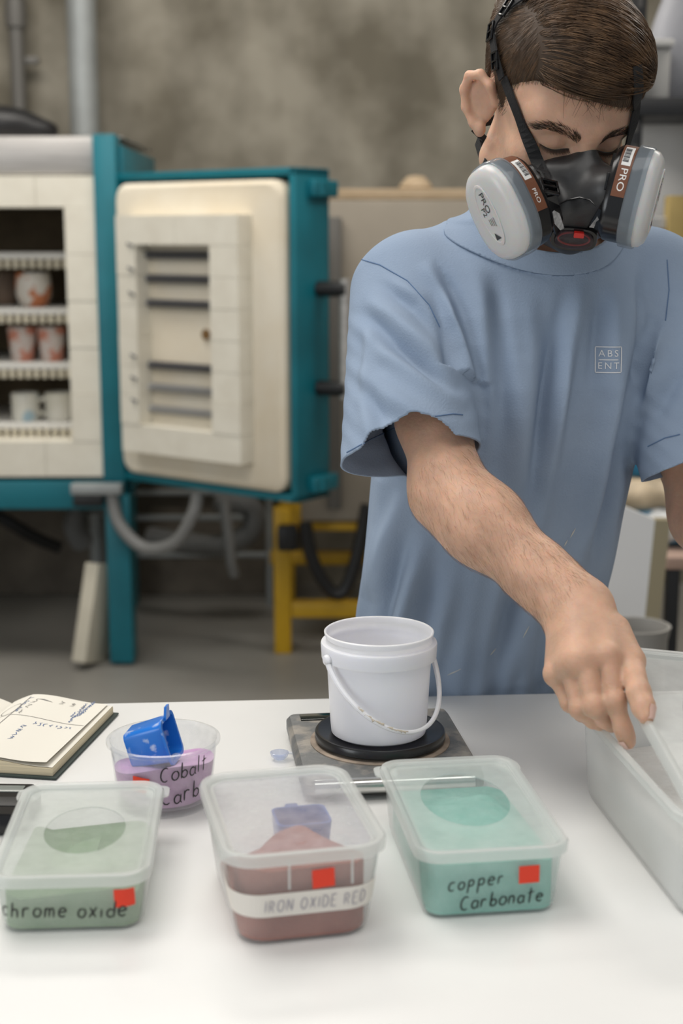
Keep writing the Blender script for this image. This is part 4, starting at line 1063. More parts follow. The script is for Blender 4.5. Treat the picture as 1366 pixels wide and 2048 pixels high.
nb = H(0, .022, -.055)
body.add([cap(NECK, nb, .060, .056), cap(NECK + Vector((0, .01, -.03)), SH_R + Vector((.02, 0, .0)), .058, .05), cap(NECK + Vector((0, .01, -.03)), SH_L, .058, .05)], .03, .03)
cy_, sy_ = cos(R(17)), sin(R(17))
BOD = [(.40, .185, 1.86, .145, .10), (.70, .183, 1.86, .158, .105), (.80, .182, 1.862, .155, .10), (.92, .182, 1.845, .142, .090), (1.00, .183, 1.80, .138, .085), (1.09, .19, 1.755, .138, .088),
       (1.20, .20, 1.725, .148, .095), (1.30, .212, 1.715, .16, .098), (1.38, .22, 1.715, .158, .088), (1.44, .224, 1.725, .10, .06), (1.48, .224, 1.73, .04, .03)]
def column(tab, e=2.3):
    T = np.array(tab)
    def fn(X):
        z = X[:, 2]
        cx, cy, rx, ry = [np.interp(z, T[:, 0], T[:, i]) for i in (1, 2, 3, 4)]
        # smooth the table a little
        for dz in (-.03, .03):
            a = [np.interp(z + dz, T[:, 0], T[:, i]) for i in (1, 2, 3, 4)]
            cx, cy, rx, ry = [(p + q * .5) for p, q in zip((cx, cy, rx, ry), a)]
        cx, cy, rx, ry = cx / 2, cy / 2, rx / 2, ry / 2
        dx, dy = X[:, 0] - cx, X[:, 1] - cy
        a = (dx * cy_ + dy * sy_) / rx; b = (-dx * sy_ + dy * cy_) / ry
        k = (np.abs(a) ** e + np.abs(b) ** e) ** (1 / e)
        d = (k - 1) * np.minimum(rx, ry) * .9
        return np.maximum(d, np.maximum(T[0, 0] - z, z - T[-1, 0]))
    c = T[:, 1:3].mean(0); return fun(fn, (c[0], c[1], (T[0, 0] + T[-1, 0]) / 2), .75)
BODc = [r for r in BOD if r[0] >= .80]; BODc[0] = (.78, .182, 1.862, .150, .098)
body.add([column(BODc)], .03)
for sx, x in ((-1, .10), (1, .265)):
    body.add([cap((x, 1.865, .80), (x - .0 * sx, 1.87, .47), .082, .056), cap((x, 1.87, .47), (x, 1.90, .09), .054, .038),
              cap((x, 1.90, .05), (x - .01, 1.78, .035), .036, .026)], .03, .02)
def limb(sh, el, wr, r):
    m = el.lerp(wr, .28)
    up = (el - sh).normalized()
    return [cap(sh, el.lerp(sh, .35), r[0], r[1]), cap(el.lerp(sh, .35), el, r[1], r[2]), cap(el, m, r[2] * .98, r[3]), cap(m, wr, r[3], r[4])]
ax = (WR_R - EL_R).normalized()
palm_n = (hand['index'][0] - hand['little'][0]).cross(hand['middle'][0] - WR_R).normalized()
body.add(limb(SH_R, EL_R, WR_R, (.045, .0378, .0378, .0400, .0275)) , .03, .03)
body.add([cap(EL_R.lerp(WR_R, .72), WR_R + ax * .008, .030, .0295, (palm_n, .82))], .02)
body.add(limb(SH_L, EL_L, WR_L, (.050, .044, .040, .040, .027)), .03, .03)
# right hand: palm plates, knuckles, five fingers
mc = [hand[k][0] for k in ('index', 'middle', 'ring', 'little')]
wl = [WR_R + (mc[0] - mc[3]).normalized() * t for t in (.014, .005, -.004, -.013)]
body.add([cap(wl[i], mc[i] - palm_n * .0, .0165, .0125) for i in range(4)]
         + [cap(WR_R, mc[1].lerp(mc[2], .5), .020, .014), cap(wl[0], hand['thumb'][1], .017, .013)], .014, .016)
rad = {'index': (.0106, .0094, .0084, .0064), 'middle': (.0108, .0096, .0084, .0066), 'ring': (.0102, .0090, .0080, .0064), 'little': (.0094, .0081, .0071, .0058), 'thumb': (.0150, .0122, .0112, .0074)}
for k, j in hand.items():
    r_ = rad[k]
    if k == 'thumb':
        body.add([cap(j[0], j[1], .017, .0125), cap(j[1], j[2], .0120, .0108), cap(j[2], j[2].lerp(j[3], .6), .0108, .0104), cap(j[2].lerp(j[3], .6), j[3], .0104, .0074)], .005, .006)
    else:
        kn = j[0] + palm_n * (.0035 if palm_n.y < 0 else -.0035)
        body.add([cap(j[0], j[1], r_[0], r_[1]), cap(j[1], j[2], r_[1], r_[2]), cap(j[2], j[2].lerp(j[3], .6), r_[2], r_[2] * .93), cap(j[2].lerp(j[3], .6), j[3], r_[2] * .93, r_[3]),
                  ell(kn, (.0112, .0112, .0112)), ell(j[1] + Vector((0, -.0015, .001)), (r_[1] * 1.06,) * 3)], .0022, .005)
# left hand, holding the far side of the white box just outside the picture
fl = Vector((-.05, -.75, -.35)).normalized(); sl = Vector((-.9, .05, .1)).normalized()
body.add([cap(WR_L + sl * a, WR_L + fl * .075 + sl * b, .0165, .0125) for a, b in ((.012, .03), (.004, .01), (-.004, -.01), (-.012, -.028))], .014, .016)
for i, b in enumerate((.03, .01, -.01, -.028)):
    k0 = WR_L + fl * .075 + sl * b; ln = (.95, 1.05, 1, .8)[i]
    k1 = k0 + (fl * .7 + Vector((0, 0, -.6))) * .040 * ln; k2 = k1 + (fl * .2 + Vector((0, 0, -.9))) * .026 * ln; k3 = k2 + Vector((-.2, .3, -.8)) * .02 * ln
    body.add([cap(k0, k1, .0108, .0096), cap(k1, k2, .0096, .0084), cap(k2, k3, .0082, .0066)], .0035, .005)
t0 = WR_L + fl * .03 + sl * .022; t1 = t0 + (fl * .6 + sl * .7) * .035; t2 = t1 + (fl * .9 + sl * .2) * .03; t3 = t2 + fl * .024
body.add([cap(t0, t1, .015, .0125), cap(t1, t2, .0118, .0105), cap(t2, t3, .0105, .0075)], .005, .006)

VOX = .0024
Vb, Fb = grow(body, (-.12, 1.18, -.01), (.62, 2.02, 1.80), VOX)
PO = Vector((.182, 1.86, 0))
me = np_mesh('person', Vb - np.array(PO), Fb)
person = bpy.data.objects.new('person', me); C.objects.link(person); person.location = PO; me.materials.append(M_skin)
props(person, 'young man in a washed blue t-shirt leaning over the white table', 'person')
body_bvh = BVHTree.FromPolygons([tuple(v) for v in Vb], [tuple(f) for f in Fb])
def on_face(x, z, off=0.0, y0=-.25):
    o = H(x, y0, z); d = HM @ Vector((0, 1, 0))
    hit = body_bvh.ray_cast(o, d)
    return (hit[0] + hit[1] * off, hit[1]) if hit[0] else (H(x, -.09, z), -d)
def near(p, off=0.0):
    h = body_bvh.find_nearest(p); return h[0] + h[1] * off, h[1]

# ---- eyebrows, lashes, nails
def brow(s):
    lines = []; pts = [(.012, .0090), (.020, .0128), (.034, .0175), (.046, .0185), (.055, .0130)]
    rg = random.Random(3 + s)
    for i in range(300):
        t = rg.random() * 3.999; k = int(t); f = t - k
        x = pts[k][0] + (pts[k + 1][0] - pts[k][0]) * f; z = pts[k][1] + (pts[k + 1][1] - pts[k][1]) * f
        wd_ = .0058 * (1 - .5 * abs(t / 4 - .35)) ; z += rg.uniform(-wd_, wd_)
        a = R(60 - 62 * t / 4 + rg.uniform(-14, 14)) ; ln = rg.uniform(.005, .008)
        ps = [on_face(s * (x + cos(a) * ln * q), z + sin(a) * ln * q, .0004 + .0011 * q)[0] for q in (0, .35, .7, 1)]
        lines.append(ps)
    return strands(lines, .00022, .00006)
def lash(s):
    lines = []; rg = random.Random(11 + s)
    for i in range(110):
        t = i / 109; x = .016 + .030 * t; z = -.0055 - .0035 * sin(pi * t)
        b, n = on_face(s * x, z, .0002)
        d = (HM @ Vector((s * (t - .45) * .5, -1, -.9))).normalized()
        ln = rg.uniform(.0055, .0085)
        lines.append([b, b + d * ln * .5, b + d * ln + h_u * .001])
    return strands(lines, .00020, .00006)
def lidline(s):
    return MB().tube([on_face(s * (.0155 + .031 * t), -.0055 - .0035 * sin(pi * t), -.0002)[0] for t in [i / 16 for i in range(17)]],
                     [.0003 + .0006 * sin(pi * i / 16) for i in range(17)], 6)
M_brow = mat('brow_hair', (.050, .029, .017), rough=.6)
M_eye = mat('dark_eye', (.03, .02, .015), rough=.15)
for s in (-1, 1):
    part('eyebrow', brow(s), M_brow, person, off=PO)
    part('eyelashes', lash(s), M_brow, person, off=PO)
    part('eye', lidline(s), M_eye, person, off=PO, label='dark slit of a lowered eye')
M_nail = mat('fingernail', (.76, .50, .42), rough=.25, coat=.4)
def nail(j, out, w, l):
    tip, base = j[3], j[2]; d = (tip - base).normalized(); o = (out - d * out.dot(d)).normalized(); b = d.cross(o)
    mb = MB(); loops = []
    c0 = tip - d * (l * .55)
    for i in range(7):
        t = i / 6; row = []
        for k in range(7):
            a = (k / 6 - .5) * 1.7; ww = w * (.8 + .2 * sin(pi * min(1, t + .2)))
            p = c0 + d * (l * t) + b * (ww * sin(a)); q, n = near(p + o * .02, .0)
            hit = body_bvh.ray_cast(p + o * .03, -o); q = hit[0] if hit[0] else p
            row.append(q + o * .0010)
        loops.append(row)
    return mb.loft(loops, False, False, closed=False)
part('fingernail', nail(hand['index'], Vector((-.55, -.5, -.35)), .0058, .0105), M_nail, person, off=PO)
part('fingernail', nail(hand['thumb'], Vector((.55, -.75, .15)), .0066, .0125), M_nail, person, off=PO)
# fine hair on the forearm
def arm_hair():
    rg = random.Random(5); lines = []; L_ = (WR_R - EL_R)
    u = L_.normalized(); a0 = u.orthogonal().normalized(); b0 = u.cross(a0)
    while len(lines) < 2300:
        t = rg.uniform(-.12, .98); an = rg.uniform(0, 2 * pi)
        c = EL_R + L_ * t; d = a0 * cos(an) + b0 * sin(an)
        h = body_bvh.ray_cast(c + d * .12, -d)
        if not h[0] or (h[0] - c).length > .06 or h[1].y > .45: continue
        dr = (u + Vector((-.15, 0, -.55)) + Vector((rg.uniform(-.3, .3),) * 3)).normalized(); n = h[1]
        dr = (dr - n * dr.dot(n) * .85).normalized(); ln = rg.uniform(.006, .013)
        lines.append([h[0], h[0] + dr * ln * .5 + n * .0012, h[0] + dr * ln + n * .0010])
    return strands(lines, .00006, .00003)
M_fuzz = mat('arm_hair', (.26, .14, .075), rough=.6)
o = part('arm_hair', arm_hair(), M_fuzz, person, off=PO); o['kind'] = 'stuff'

# ---- hair: a close cap, longer on top, and the strands combed across it
HL = np.array([(-.115, .050), (-.085, .049), (-.066, .046), (-.054, .036), (-.040, .030), (-.030, .010), (-.020, -.016), (-.012, -.022), (-.008, .0), (.002, .030), (.020, .040), (.034, .020), (.045, -.035), (.10, -.062)])
def to_h(X): return (X - np.array(HC)) @ HMn
def hair_sdf(long):
    vol = SDF().add([hell((0, .004, .047), (.0785, .1015, .087))], 0)
    if long: vol.add([hell((-.001, -.030, .083), (.070, .074, .055)), hell((.008, -.062, .072), (.052, .046, .034)), hell((0, .04, .085), (.066, .064, .052))], .03, .03)
    def cut(X):
        q = to_h(X); sx = q[:, 0]
        hl = np.interp(q[:, 1], HL[:, 0], HL[:, 1]) + np.where(q[:, 1] < -.05, -.010 * np.clip(sx / .05, -1, 1), 0)
        return (hl - q[:, 2]) * .7
    base = vol
    def f(X, *a):
        return -smin(-base(X), -cut(X), .006)
    return f
hs = hair_sdf(True)
Vh, Fh = grow(hs, np.array(HC) - .16, np.array(HC) + .18, .0024)
part('hair', np_mesh('hair', Vh, Fh), M_hairbase, person, off=PO)
hair_obj = person.children[-1]
hair_bvh = BVHTree.FromPolygons([tuple(v) for v in Vh], [tuple(f) for f in Fh])
def comb():
    rg = random.Random(21); long_, short = [], []
    tri = [(Vh[f[0]] + Vh[f[2]]) / 2 for f in Fh]; T = np.array(tri); Q = to_h(T)
    idx = list(range(len(T))); rg.shuffle(idx)
    part_x = -.052
    for i in idx:
        q = Q[i]; p = Vector(T[i]); h = hair_bvh.find_nearest(p); n = h[1]
        if (HM.transposed() @ n).y < -.9 and q[2] < .0: continue
        top = q[2] > .062 - .25 * (q[1] + .05) * (q[1] > -.05) * .3 and q[0] > part_x - .012 and abs(q[0]) < .074
        top = top and q[2] > (.042 if q[1] < -.035 else .055)
        if top and len(long_) < 4600:
            cl = sin(q[1] * 170 + 1.3 * sin(q[0] * 60)) * .35 + .2 * sin(q[1] * 410)
            d = HM @ Vector((1, -.22 + .5 * cl * .5 - .25 * max(0, -q[1] - .03) * 8, .0)); pts = [p]; lift = rg.uniform(.0004, .005)
            L_ = rg.uniform(.05, .085); k = 8; free = 0
            for s_ in range(1, k + 1):
                pp = pts[-1] + d.normalized() * (L_ / k); hh = hair_bvh.find_nearest(pp); lf = lift * sin(pi * min(1, .25 + .75 * s_ / k))
                qh = HM.transposed() @ (hh[0] - HC)
                qp = HM.transposed() @ (pp - HC)
                if free and (qp.x > .052 or free > 3): break
                if qh.y < -.06 and qh.z < .053:
                    if qp.x > .052: break
                    free += 1; d = d + HM @ Vector((.1, -.25, -.30))
                    pts.append(pp); continue
                pts.append(hh[0] + hh[1] * (lf + .0005)); d = (d - hh[1] * d.dot(hh[1]))
                d = d.normalized() + HM @ Vector((0, -.05, -.05 + rg.uniform(-.05, .05)))
            if len(pts) > 3: long_.append(pts)
        elif not top and len(short) < 6500:
            back = Vector((0, .75 if q[1] > -.03 else .2, -1.0))
            d = HM @ back; d = (d - n * d.dot(n)).normalized(); L_ = rg.uniform(.007, .013)
            short.append([p, p + d * L_ * .5 + n * .0016, p + d * L_ + n * .0020])
        if len(long_) >= 4600 and len(short) >= 6500: break
    # loose fringe falling on the forehead
    for i in range(16):
        x = rg.uniform(-.040, .005); b, n = on_face(x, .066, .004)
        pts = [b]; d = HM @ Vector((rg.uniform(-.45, .35), -.25, -1))
        cv = rg.uniform(-.35, .35); L_ = rg.uniform(.015, .042)
        for s_ in range(6):
            d = d + HM @ Vector((cv * .35, .04, 0)); pp = pts[-1] + d.normalized() * L_ / 6
            bb, nn = near(pp, .0015); pts.append(pp if (pp - bb).dot(nn) > 0 else bb)
        long_.append(pts)
    return long_, short
lg, st_ = comb()
o = part('hair_strands', strands(lg, .00042, .00012), M_hair, hair_obj, off=PO); o['kind'] = 'stuff'
o = part('cropped_hair', strands(st_, .00028, .0001), M_hair, hair_obj, off=PO); o['kind'] = 'stuff'

# ---- t-shirt: blended trunk, yoke and two wide sleeves, cut at neck, cuffs and hem, with drawn folds
HEM_R, HEM_L = P(808, 915, 1.552), P(1404, 918, 1.64)
AX_R = (EL_R - SH_R).normalized(); AX_L = (EL_L - SH_L).normalized()
CUFF_R, CUFF_L = (AX_R + Vector((-.02, .24, 0))).normalized(), (AX_L + Vector((.12, -.10, 0))).normalized()
shirt = SDF()
SHT = [(.74, .183, 1.86, .170, .112), (.90, .182, 1.842, .168, .108), (1.00, .184, 1.80, .165, .106), (1.09, .190, 1.755, .160, .108), (1.20, .200, 1.722, .163, .113),
       (1.30, .210, 1.705, .172, .116), (1.38, .216, 1.706, .172, .106), (1.43, .222, 1.712, .142, .085), (1.48, .224, 1.72, .085, .06)]
shirt.add([column(SHT)], 0)
NKT = NECK.lerp(nb, .55)
shirt.add([cap(NECK + Vector((0, .0, -.035)), SH_R + Vector((.015, -.005, -.0)), .078, .062), cap(NECK + Vector((0, .0, -.035)), SH_L + Vector((-.015, 0, 0)), .078, .062),
           cap(NECK + Vector((0.004, -.03, -.05)), NECK + Vector((.008, -.055, .035)), .098, .080)], .03, .03)
sr0 = SH_R + Vector((-.002, -.008, -.012)); sl0 = SH_L + Vector((.006, -.008, -.012))
def sleeve(s0, hem, ax_, no, r0, r1, sq):
    c = cap(s0, hem + ax_ * .06, r0, r1, ((0, 1, .3), sq)); h, n_ = np.array(hem), np.array(no)
    return fun(lambda X: np.maximum(pd(c, X), (X - h) @ n_ - .012), c.c, c.Rb)
shirt.add([sleeve(sr0, HEM_R, AX_R, CUFF_R, .066, .081, .80)], .014)
shirt.add([sleeve(sl0, HEM_L, AX_L, CUFF_L, .066, .075, .80)], .014)
Vs, Fs = grow(shirt, (-.10, 1.50, .76), (.60, 2.02, 1.62), .0026)

def seg_d(X, A, B):
    ba = B - A; t = np.clip((X - A) @ ba / (ba @ ba), 0, 1); return t, X - A - t[:, None] * ba
# folds: points (u, v) on the cloth seen from the front, ridge width, height, and a trough on one side (+1 right, -1 left, 0 none)
FOLDS = [
 ([(884, 575), (912, 660), (926, 760), (938, 850)], .010, .0055, 1),
 ([(850, 520), (890, 610), (915, 700)], .009, .0045, -1),
 ([(952, 470), (966, 600), (975, 760), (985, 930)], .012, .0060, -1),
 ([(1000, 540), (1012, 650), (1022, 800), (1030, 1000)], .013, .0045, 1),
 ([(1052, 560), (1060, 700), (1050, 850), (1040, 1020)], .013, .0040, -1),
 ([(1178, 510), (1150, 640), (1120, 790), (1095, 940), (1080, 1080)], .011, .0062, 1),
 ([(1130, 640), (1115, 760), (1098, 900)], .010, .0030, -1),
 ([(1275, 520), (1266, 640), (1240, 780), (1215, 920), (1190, 1060), (1172, 1170)], .015, .0110, -1),
 ([(1240, 560), (1225, 680), (1208, 800)], .010, .0045, 1),
 ([(1300, 620), (1285, 760), (1262, 900), (1240, 1050), (1222, 1200)], .012, .0080, 1),
 ([(800, 985), (770, 1090), (735, 1220)], .014, .0100, 1),
 ([(850, 1060), (826, 1150), (798, 1260), (780, 1350)], .013, .0085, 1),
 ([(765, 960), (745, 1060), (722, 1180)], .010, .0060, -1),
 ([(905, 1130), (880, 1240), (868, 1340)], .015, .0040, 1),
 ([(1100, 1130), (1060, 1240), (1035, 1360)], .016, .0045, 1),
 ([(1010, 1080), (985, 1200), (965, 1330)], .016, .0035, -1),
 ([(1180, 1180), (1160, 1270), (1150, 1370)], .013, .0045, -1),
]
SLEEVE_FOLDS = [
 ([(712, 515), (770, 545), (840, 600), (885, 660)], .0075, .0042, 1),
 ([(720, 585), (790, 640), (860, 700), (912, 765)], .010, .0055, 1),
 ([(705, 640), (770, 705), (850, 760), (925, 805)], .010, .0048, -1),
 ([(700, 720), (760, 770), (840, 810), (900, 838)], .011, .0038, 1),
 ([(745, 640), (735, 720), (722, 800)], .007, .0022, 1),
 ([(715, 760), (735, 830), (745, 880)], .008, .0024, -1),
 ([(1330, 640), (1318, 730), (1330, 830)], .010, .0045, 1),
 ([(1366, 640), (1330, 720), (1296, 800)], .010, .0055, 1),
 ([(1366, 720), (1320, 790), (1290, 850)], .010, .0045, -1),
]
nrm = lambda me_: np.array([v.normal[:] for v in me_.vertices])
ms = np_mesh('shirt_tmp', Vs, Fs); Ns = nrm(ms)
def on_sleeve(X, s0, hem):
    t, r = seg_d(X, np.array(s0), np.array(hem)); return t, np.linalg.norm(r, axis=1)
tR, dR = on_sleeve(Vs, sr0, HEM_R + AX_R * .06); tL, dL = on_sleeve(Vs, sl0, HEM_L + AX_L * .06)
isR = (dR < .088) & (tR > .12) & ((Vs[:, 0] < .105) | (tR > .5)); isL = (dL < .088) & (tL > .12)
def sm01(x): x = np.clip(x, 0, 1); return x * x * (3 - 2 * x)
wR = sm01((.100 - dR) / .02) * sm01((tR - .04) / .16) * np.where(tR < .5, sm01((.125 - Vs[:, 0]) / .03), 1); wL = sm01((.100 - dL) / .02) * sm01((tL - .04) / .16)
WS = np.maximum(wR, wL)
def apply_folds(V, N, folds, mask, dep):
    out = np.zeros(len(V)); front = np.clip((-N[:, 1] - .05) / .35, 0, 1) * mask
    for pts, w, amp, side in folds:
        q = np.array([P(u, v, dep(u, v))[:] for u, v in pts])[:, [0, 2]]
        X = V[:, [0, 2]]; L_ = np.linalg.norm(np.diff(q, axis=0), axis=1); tot = L_.sum(); acc = 0
        best = np.full(len(X), 9.0); sg = np.zeros(len(X)); tt = np.zeros(len(X))
        for i in range(len(q) - 1):
            t, r = seg_d(X, q[i], q[i + 1]); d = np.linalg.norm(r, axis=1); b = d < best
            dv = q[i + 1] - q[i]; s = np.sign(-(dv[0] * r[:, 1] - dv[1] * r[:, 0]))
            best[b] = d[b]; sg[b] = s[b]; tt[b] = ((acc + t * L_[i]) / tot)[b]; acc += L_[i]
        sd = best * sg * (1 if side >= 0 else -1)
        ends = np.clip(np.sin(np.clip(tt, 0, 1) * pi), 0, 1) ** 1.1
        g = np.exp(-(best / w) ** 2)
        if side: g = g - .75 * np.exp(-((sd - 1.5 * w) / (w * .9)) ** 2)
        fade = np.clip(1 - (np.maximum(best - 3 * w, 0)) / w, 0, 1)
        out += amp * g * ends * fade
    return out * front
dep_t = lambda u, v: float(np.interp(v, [480, 600, 900, 1100, 1250, 1390], [1.62, 1.60, 1.61, 1.65, 1.70, 1.735]))
dT = apply_folds(Vs, Ns, FOLDS, 1 - WS, dep_t)
dS = apply_folds(Vs, Ns, SLEEVE_FOLDS, WS, lambda u, v: 1.60)
# slack in the cloth all round: slow vertical ripples on the skirt, crosswise wrinkles on the sleeves
SA = np.array(SHT); ang = np.arctan2(Vs[:, 1] - np.interp(Vs[:, 2], SA[:, 0], SA[:, 2]), Vs[:, 0] - np.interp(Vs[:, 2], SA[:, 0], SA[:, 1]))
low = np.clip((1.25 - Vs[:, 2]) / .4, 0, 1) * (1 - WS)
rip = low * (.0035 * np.sin(ang * 11 + Vs[:, 2] * 9) + .0022 * np.sin(ang * 23 - Vs[:, 2] * 14 + 1))
wr = WS * (.0004 * np.sin(Vs[:, 2] * 260 + Vs[:, 0] * 120 + 2 * np.sin(Vs[:, 0] * 70)))
NK_C, NK_L, NK_R = P(1075, 488, 1.622), P(916, 366, 1.725), Vector((.322, 1.765, 1.530))
NK_N = (NK_L - NK_C).cross(NK_R - NK_C).normalized(); NK_N = NK_N if NK_N.z > 0 else -NK_N
nkf = sm01((-.018 - (Vs - np.array(NK_C)) @ np.array(NK_N)) / .035); dT = dT * np.where(np.hypot(Vs[:, 0] - NECK.x, Vs[:, 1] - NECK.y) < .16, nkf, 1)
Vs2 = Vs + Ns * (dT * 2.3 + dS * 1.9 + rip + wr)[:, None]
bpy.data.meshes.remove(ms)
trunk = column(SHT).fn
def sleeve_cut(V, s0, hem, ax_, no):
    pl = (V - np.array(hem)) @ np.array(no)
    t, r = seg_d(V, np.array(s0), np.array(hem + ax_ * .02)); sl_ = np.linalg.norm(r, axis=1) - .115
    al = (V - np.array(s0)) @ np.array(ax_) - (hem - s0).length * .6
    return np.minimum(np.minimum(pl, trunk(V) - .004), np.minimum(-sl_, al))
cutR = sleeve_cut(Vs, sr0, HEM_R, AX_R, CUFF_R); cutL = sleeve_cut(Vs, sl0, HEM_L, AX_L, CUFF_L)
F1 = [tuple(f) for f in Fs]
V1, F1 = clip_field(Vs2, F1, np.maximum(np.maximum(cutR, cutL), .800 - Vs2[:, 2]))
def neck_field(V, off):
    r = np.hypot(V[:, 0] - NECK.x, (V[:, 1] - NECK.y + .03) * .85)
    return np.minimum((V - np.array(NK_C)) @ np.array(NK_N) + off, .125 - r)
V1, F1 = clip_field(V1, F1, neck_field(V1, 0))
V1, F1 = largest_piece(V1, F1)
fld = neck_field(V1, .0215)
Vc, Fc = clip_field(V1, F1, -fld); Vc, Fc = largest_piece(Vc, Fc)
V1, F1 = clip_field(V1, F1, fld); V1, F1 = largest_piece(V1, F1)
inner = [(z, cx, cy, rx - .012, ry - .013) for z, cx, cy, rx, ry in SHT[:7]]; inner[0] = (.80,) + tuple(np.interp(.80, [.74, .9], [a_, b_]) - (.012 if i > 1 else 0) for i, (a_, b_) in enumerate(zip(SHT[0][1:], SHT[1][1:])))
Vi, Fi = grow(SDF().add([column(inner)], 0), (-.06, 1.50, .77), (.46, 2.02, 1.42), .007)
Vi, Fi = clip_field(Vi, [tuple(f) for f in Fi], np.maximum(Vi[:, 2] - 1.36, .806 - Vi[:, 2]))
F1 = F1 + [tuple(i + len(V1) for i in f) for f in Fi]; V1 = np.concatenate([V1, Vi])
mt = np_mesh('t_shirt', V1, F1); mcol = np_mesh('collar', Vc, Fc)
tshirt = part('t_shirt', mt, M_shirt, person, off=PO)
md = tshirt.modifiers.new('cloth', 'SOLIDIFY'); md.thickness = .0022; md.offset = -1
collar = part('collar', mcol, M_shirt, tshirt, off=PO)
md = collar.modifiers.new('cloth', 'SOLIDIFY'); md.thickness = .0042; md.offset = .35
dg = bpy.context.evaluated_depsgraph_get(); dg.update()
shirt_bvh = BVHTree.FromObject(tshirt, dg)   # in the shirt's own coordinates
def on_shirt(u, v, off=.0006):
    o = Vector((0, 0, CAM_Z)) - PO; h = shirt_bvh.ray_cast(o, ray(u, v).normalized())
    return (h[0] + h[1] * off + PO) if h[0] else None
def on_shirt_at(p, off=.0006):     # straight back from a point in front of the cloth
    h = shirt_bvh.ray_cast(Vector(p) - PO, Vector((0, 1, 0)))
    return (h[0] + Vector((0, -off, 0)) + PO) if h[0] else Vector(p)
def seam_line(pts, r=.0007, off=.0004):
    out = []
    for (a, b) in zip(pts, pts[1:]):
        for i in range(8):
            q = on_shirt(a[0] + (b[0] - a[0]) * i / 8, a[1] + (b[1] - a[1]) * i / 8, off)
            if q: out.append(q)
    return out
for pts in ([(712, 516), (760, 530), (815, 562), (858, 610), (882, 660)], [(694, 905), (740, 880), (790, 856), (850, 836), (905, 828), (928, 830)], [(706, 505), (735, 468), (800, 425), (880, 388)],
            [(1334, 520), (1338, 580), (1330, 650)], [(1296, 893), (1330, 876), (1364, 868)]):
    l = seam_line(pts)
    if len(l) > 3: part('seam', MB().tube(l, .0007, 5), M_thread, tshirt, off=PO)
# chest print: a small white frame with two rows of letters
M_print = mat('white_screen_print', (.72, .72, .73), rough=.8)
pr = MB(); c0 = P(1216, 719, 1.615); pw, ph = .0280, .0285
def pmap(x, y): return on_shirt_at((c0.x + x, 1.45, c0.z + y + .02 * x), .0007)
fr = []
for (x0, y0, x1, y1) in ((-1, -1, 1, -1), (1, -1, 1, 1), (1, 1, -1, 1), (-1, 1, -1, -1), (-.75, 0, .75, 0)):
    fr.append([(x0 * pw / 2, y0 * ph / 2), (x1 * pw / 2, y1 * ph / 2)])
rb = ribbons(fr, pmap, .0011, .0015); pr.add(rb.v, rb.f)
for s, yy in (('ABS', .0068), ('ENT', -.0070)):
    vs, fs = text_mesh(s, .0105, 1.35); pr.add([pmap(x, y + yy) for x, y in vs], fs)
part('printed_emblem', pr, M_print, tshirt, off=PO, smooth=None, label='white framed ABS ENT print')
# flecks of dry plaster on the cloth
M_spl = mat('dry_splash', (.6, .58, .52), rough=.9)
for (u, v, l, a) in ((1140, 1075, 22, 60), (1128, 1092, 14, 62), (980, 1310, 18, 50), (895, 1350, 30, 25), (1046, 1275, 26, 62)):
    p0, p1 = on_shirt(u, v), on_shirt(u + l * cos(R(a)), v - l * sin(R(a)))
    if p0 and p1: part('dried_splash', MB().tube([p0, p0.lerp(p1, .5), p1], [.0002, .0008, .0002], 4), M_spl, tshirt, off=PO)
# trousers and shoes below the table
tr = SDF().add([column([(.76, .183, 1.862, .158, .106), (.84, .183, 1.862, .162, .106), (.96, .183, 1.845, .150, .098)])], 0)
for x in (.10, .265): tr.add([cap((x, 1.865, .80), (x, 1.87, .45), .092, .070), cap((x, 1.87, .45), (x, 1.90, .08), .068, .060)], .03, .02)
Vt, Ft = grow(tr, (-.06, 1.66, .0), (.42, 2.03, 1.0), .008)
part('trousers', np_mesh('trousers', Vt, Ft), M_trouser, person, off=PO)
for x in (.10, .265):
    sh = SDF().add([cap((x, 1.915, .045), (x - .01, 1.74, .035), .042, .036), ell((x, 1.90, .075), (.042, .05, .045))], .02, .02)
    Vq, Fq = grow(sh, (x - .1, 1.62, -.03), (x + .1, 2.02, .16), .006); Vq[:, 2] = np.maximum(Vq[:, 2], 0.0)
    part('shoe', np_mesh('shoe', Vq, Fq), M_shoe, person, off=PO)
# ================================================================== half-face respirator worn by the man
M_rub = mat('dark_grey_rubber', (.030, .030, .031), rough=.42, var=.25, vscale=25, bump=.03, bscale=120)
M_web = mat('black_webbing', (.008, .008, .009), rough=.8, bump=.2, bscale=500)
M_cov = mat('white_filter_cover', (.60, .60, .595), rough=.30, sss=.002)
M_ring = plastic('clear_retainer', (.42, .47, .52), .45, rough=.12)
M_brown = mat('brown_label', (.15, .052, .022), rough=.5)
M_lab = mat('white_label_print', (.75, .74, .72), rough=.6)
M_ink = mat('dark_print', (.04, .04, .045), rough=.6)
M_silver = mat('silver_grey_strip', (.42, .42, .42), rough=.55, var=.25, vscale=300)
M_red = mat('red_plastic', (.62, .02, .015), rough=.35)
M_smoke = plastic('smoky_valve_cover', (.13, .10, .11), .55, rough=.12)
RO = H(0, -.11, -.06)
mask = thing('respirator', 'dark rubber half-face respirator with two white filters over nose and mouth', 'respirator', RO)
LH = lambda w: HM.transposed() @ (w - HC)      # world -> head frame
both_bvh = None
def on_head(u, v, off):
    o = Vector((0, 0, CAM_Z)); d = ray(u, v).normalized(); best = None
    for t in (body_bvh, hair_bvh):
        h = t.ray_cast(o, d)
        if h[0] and (best is None or h[3] < best[3]): best = h
    return (best[0] + best[1] * off, best[1]) if best else (None, None)
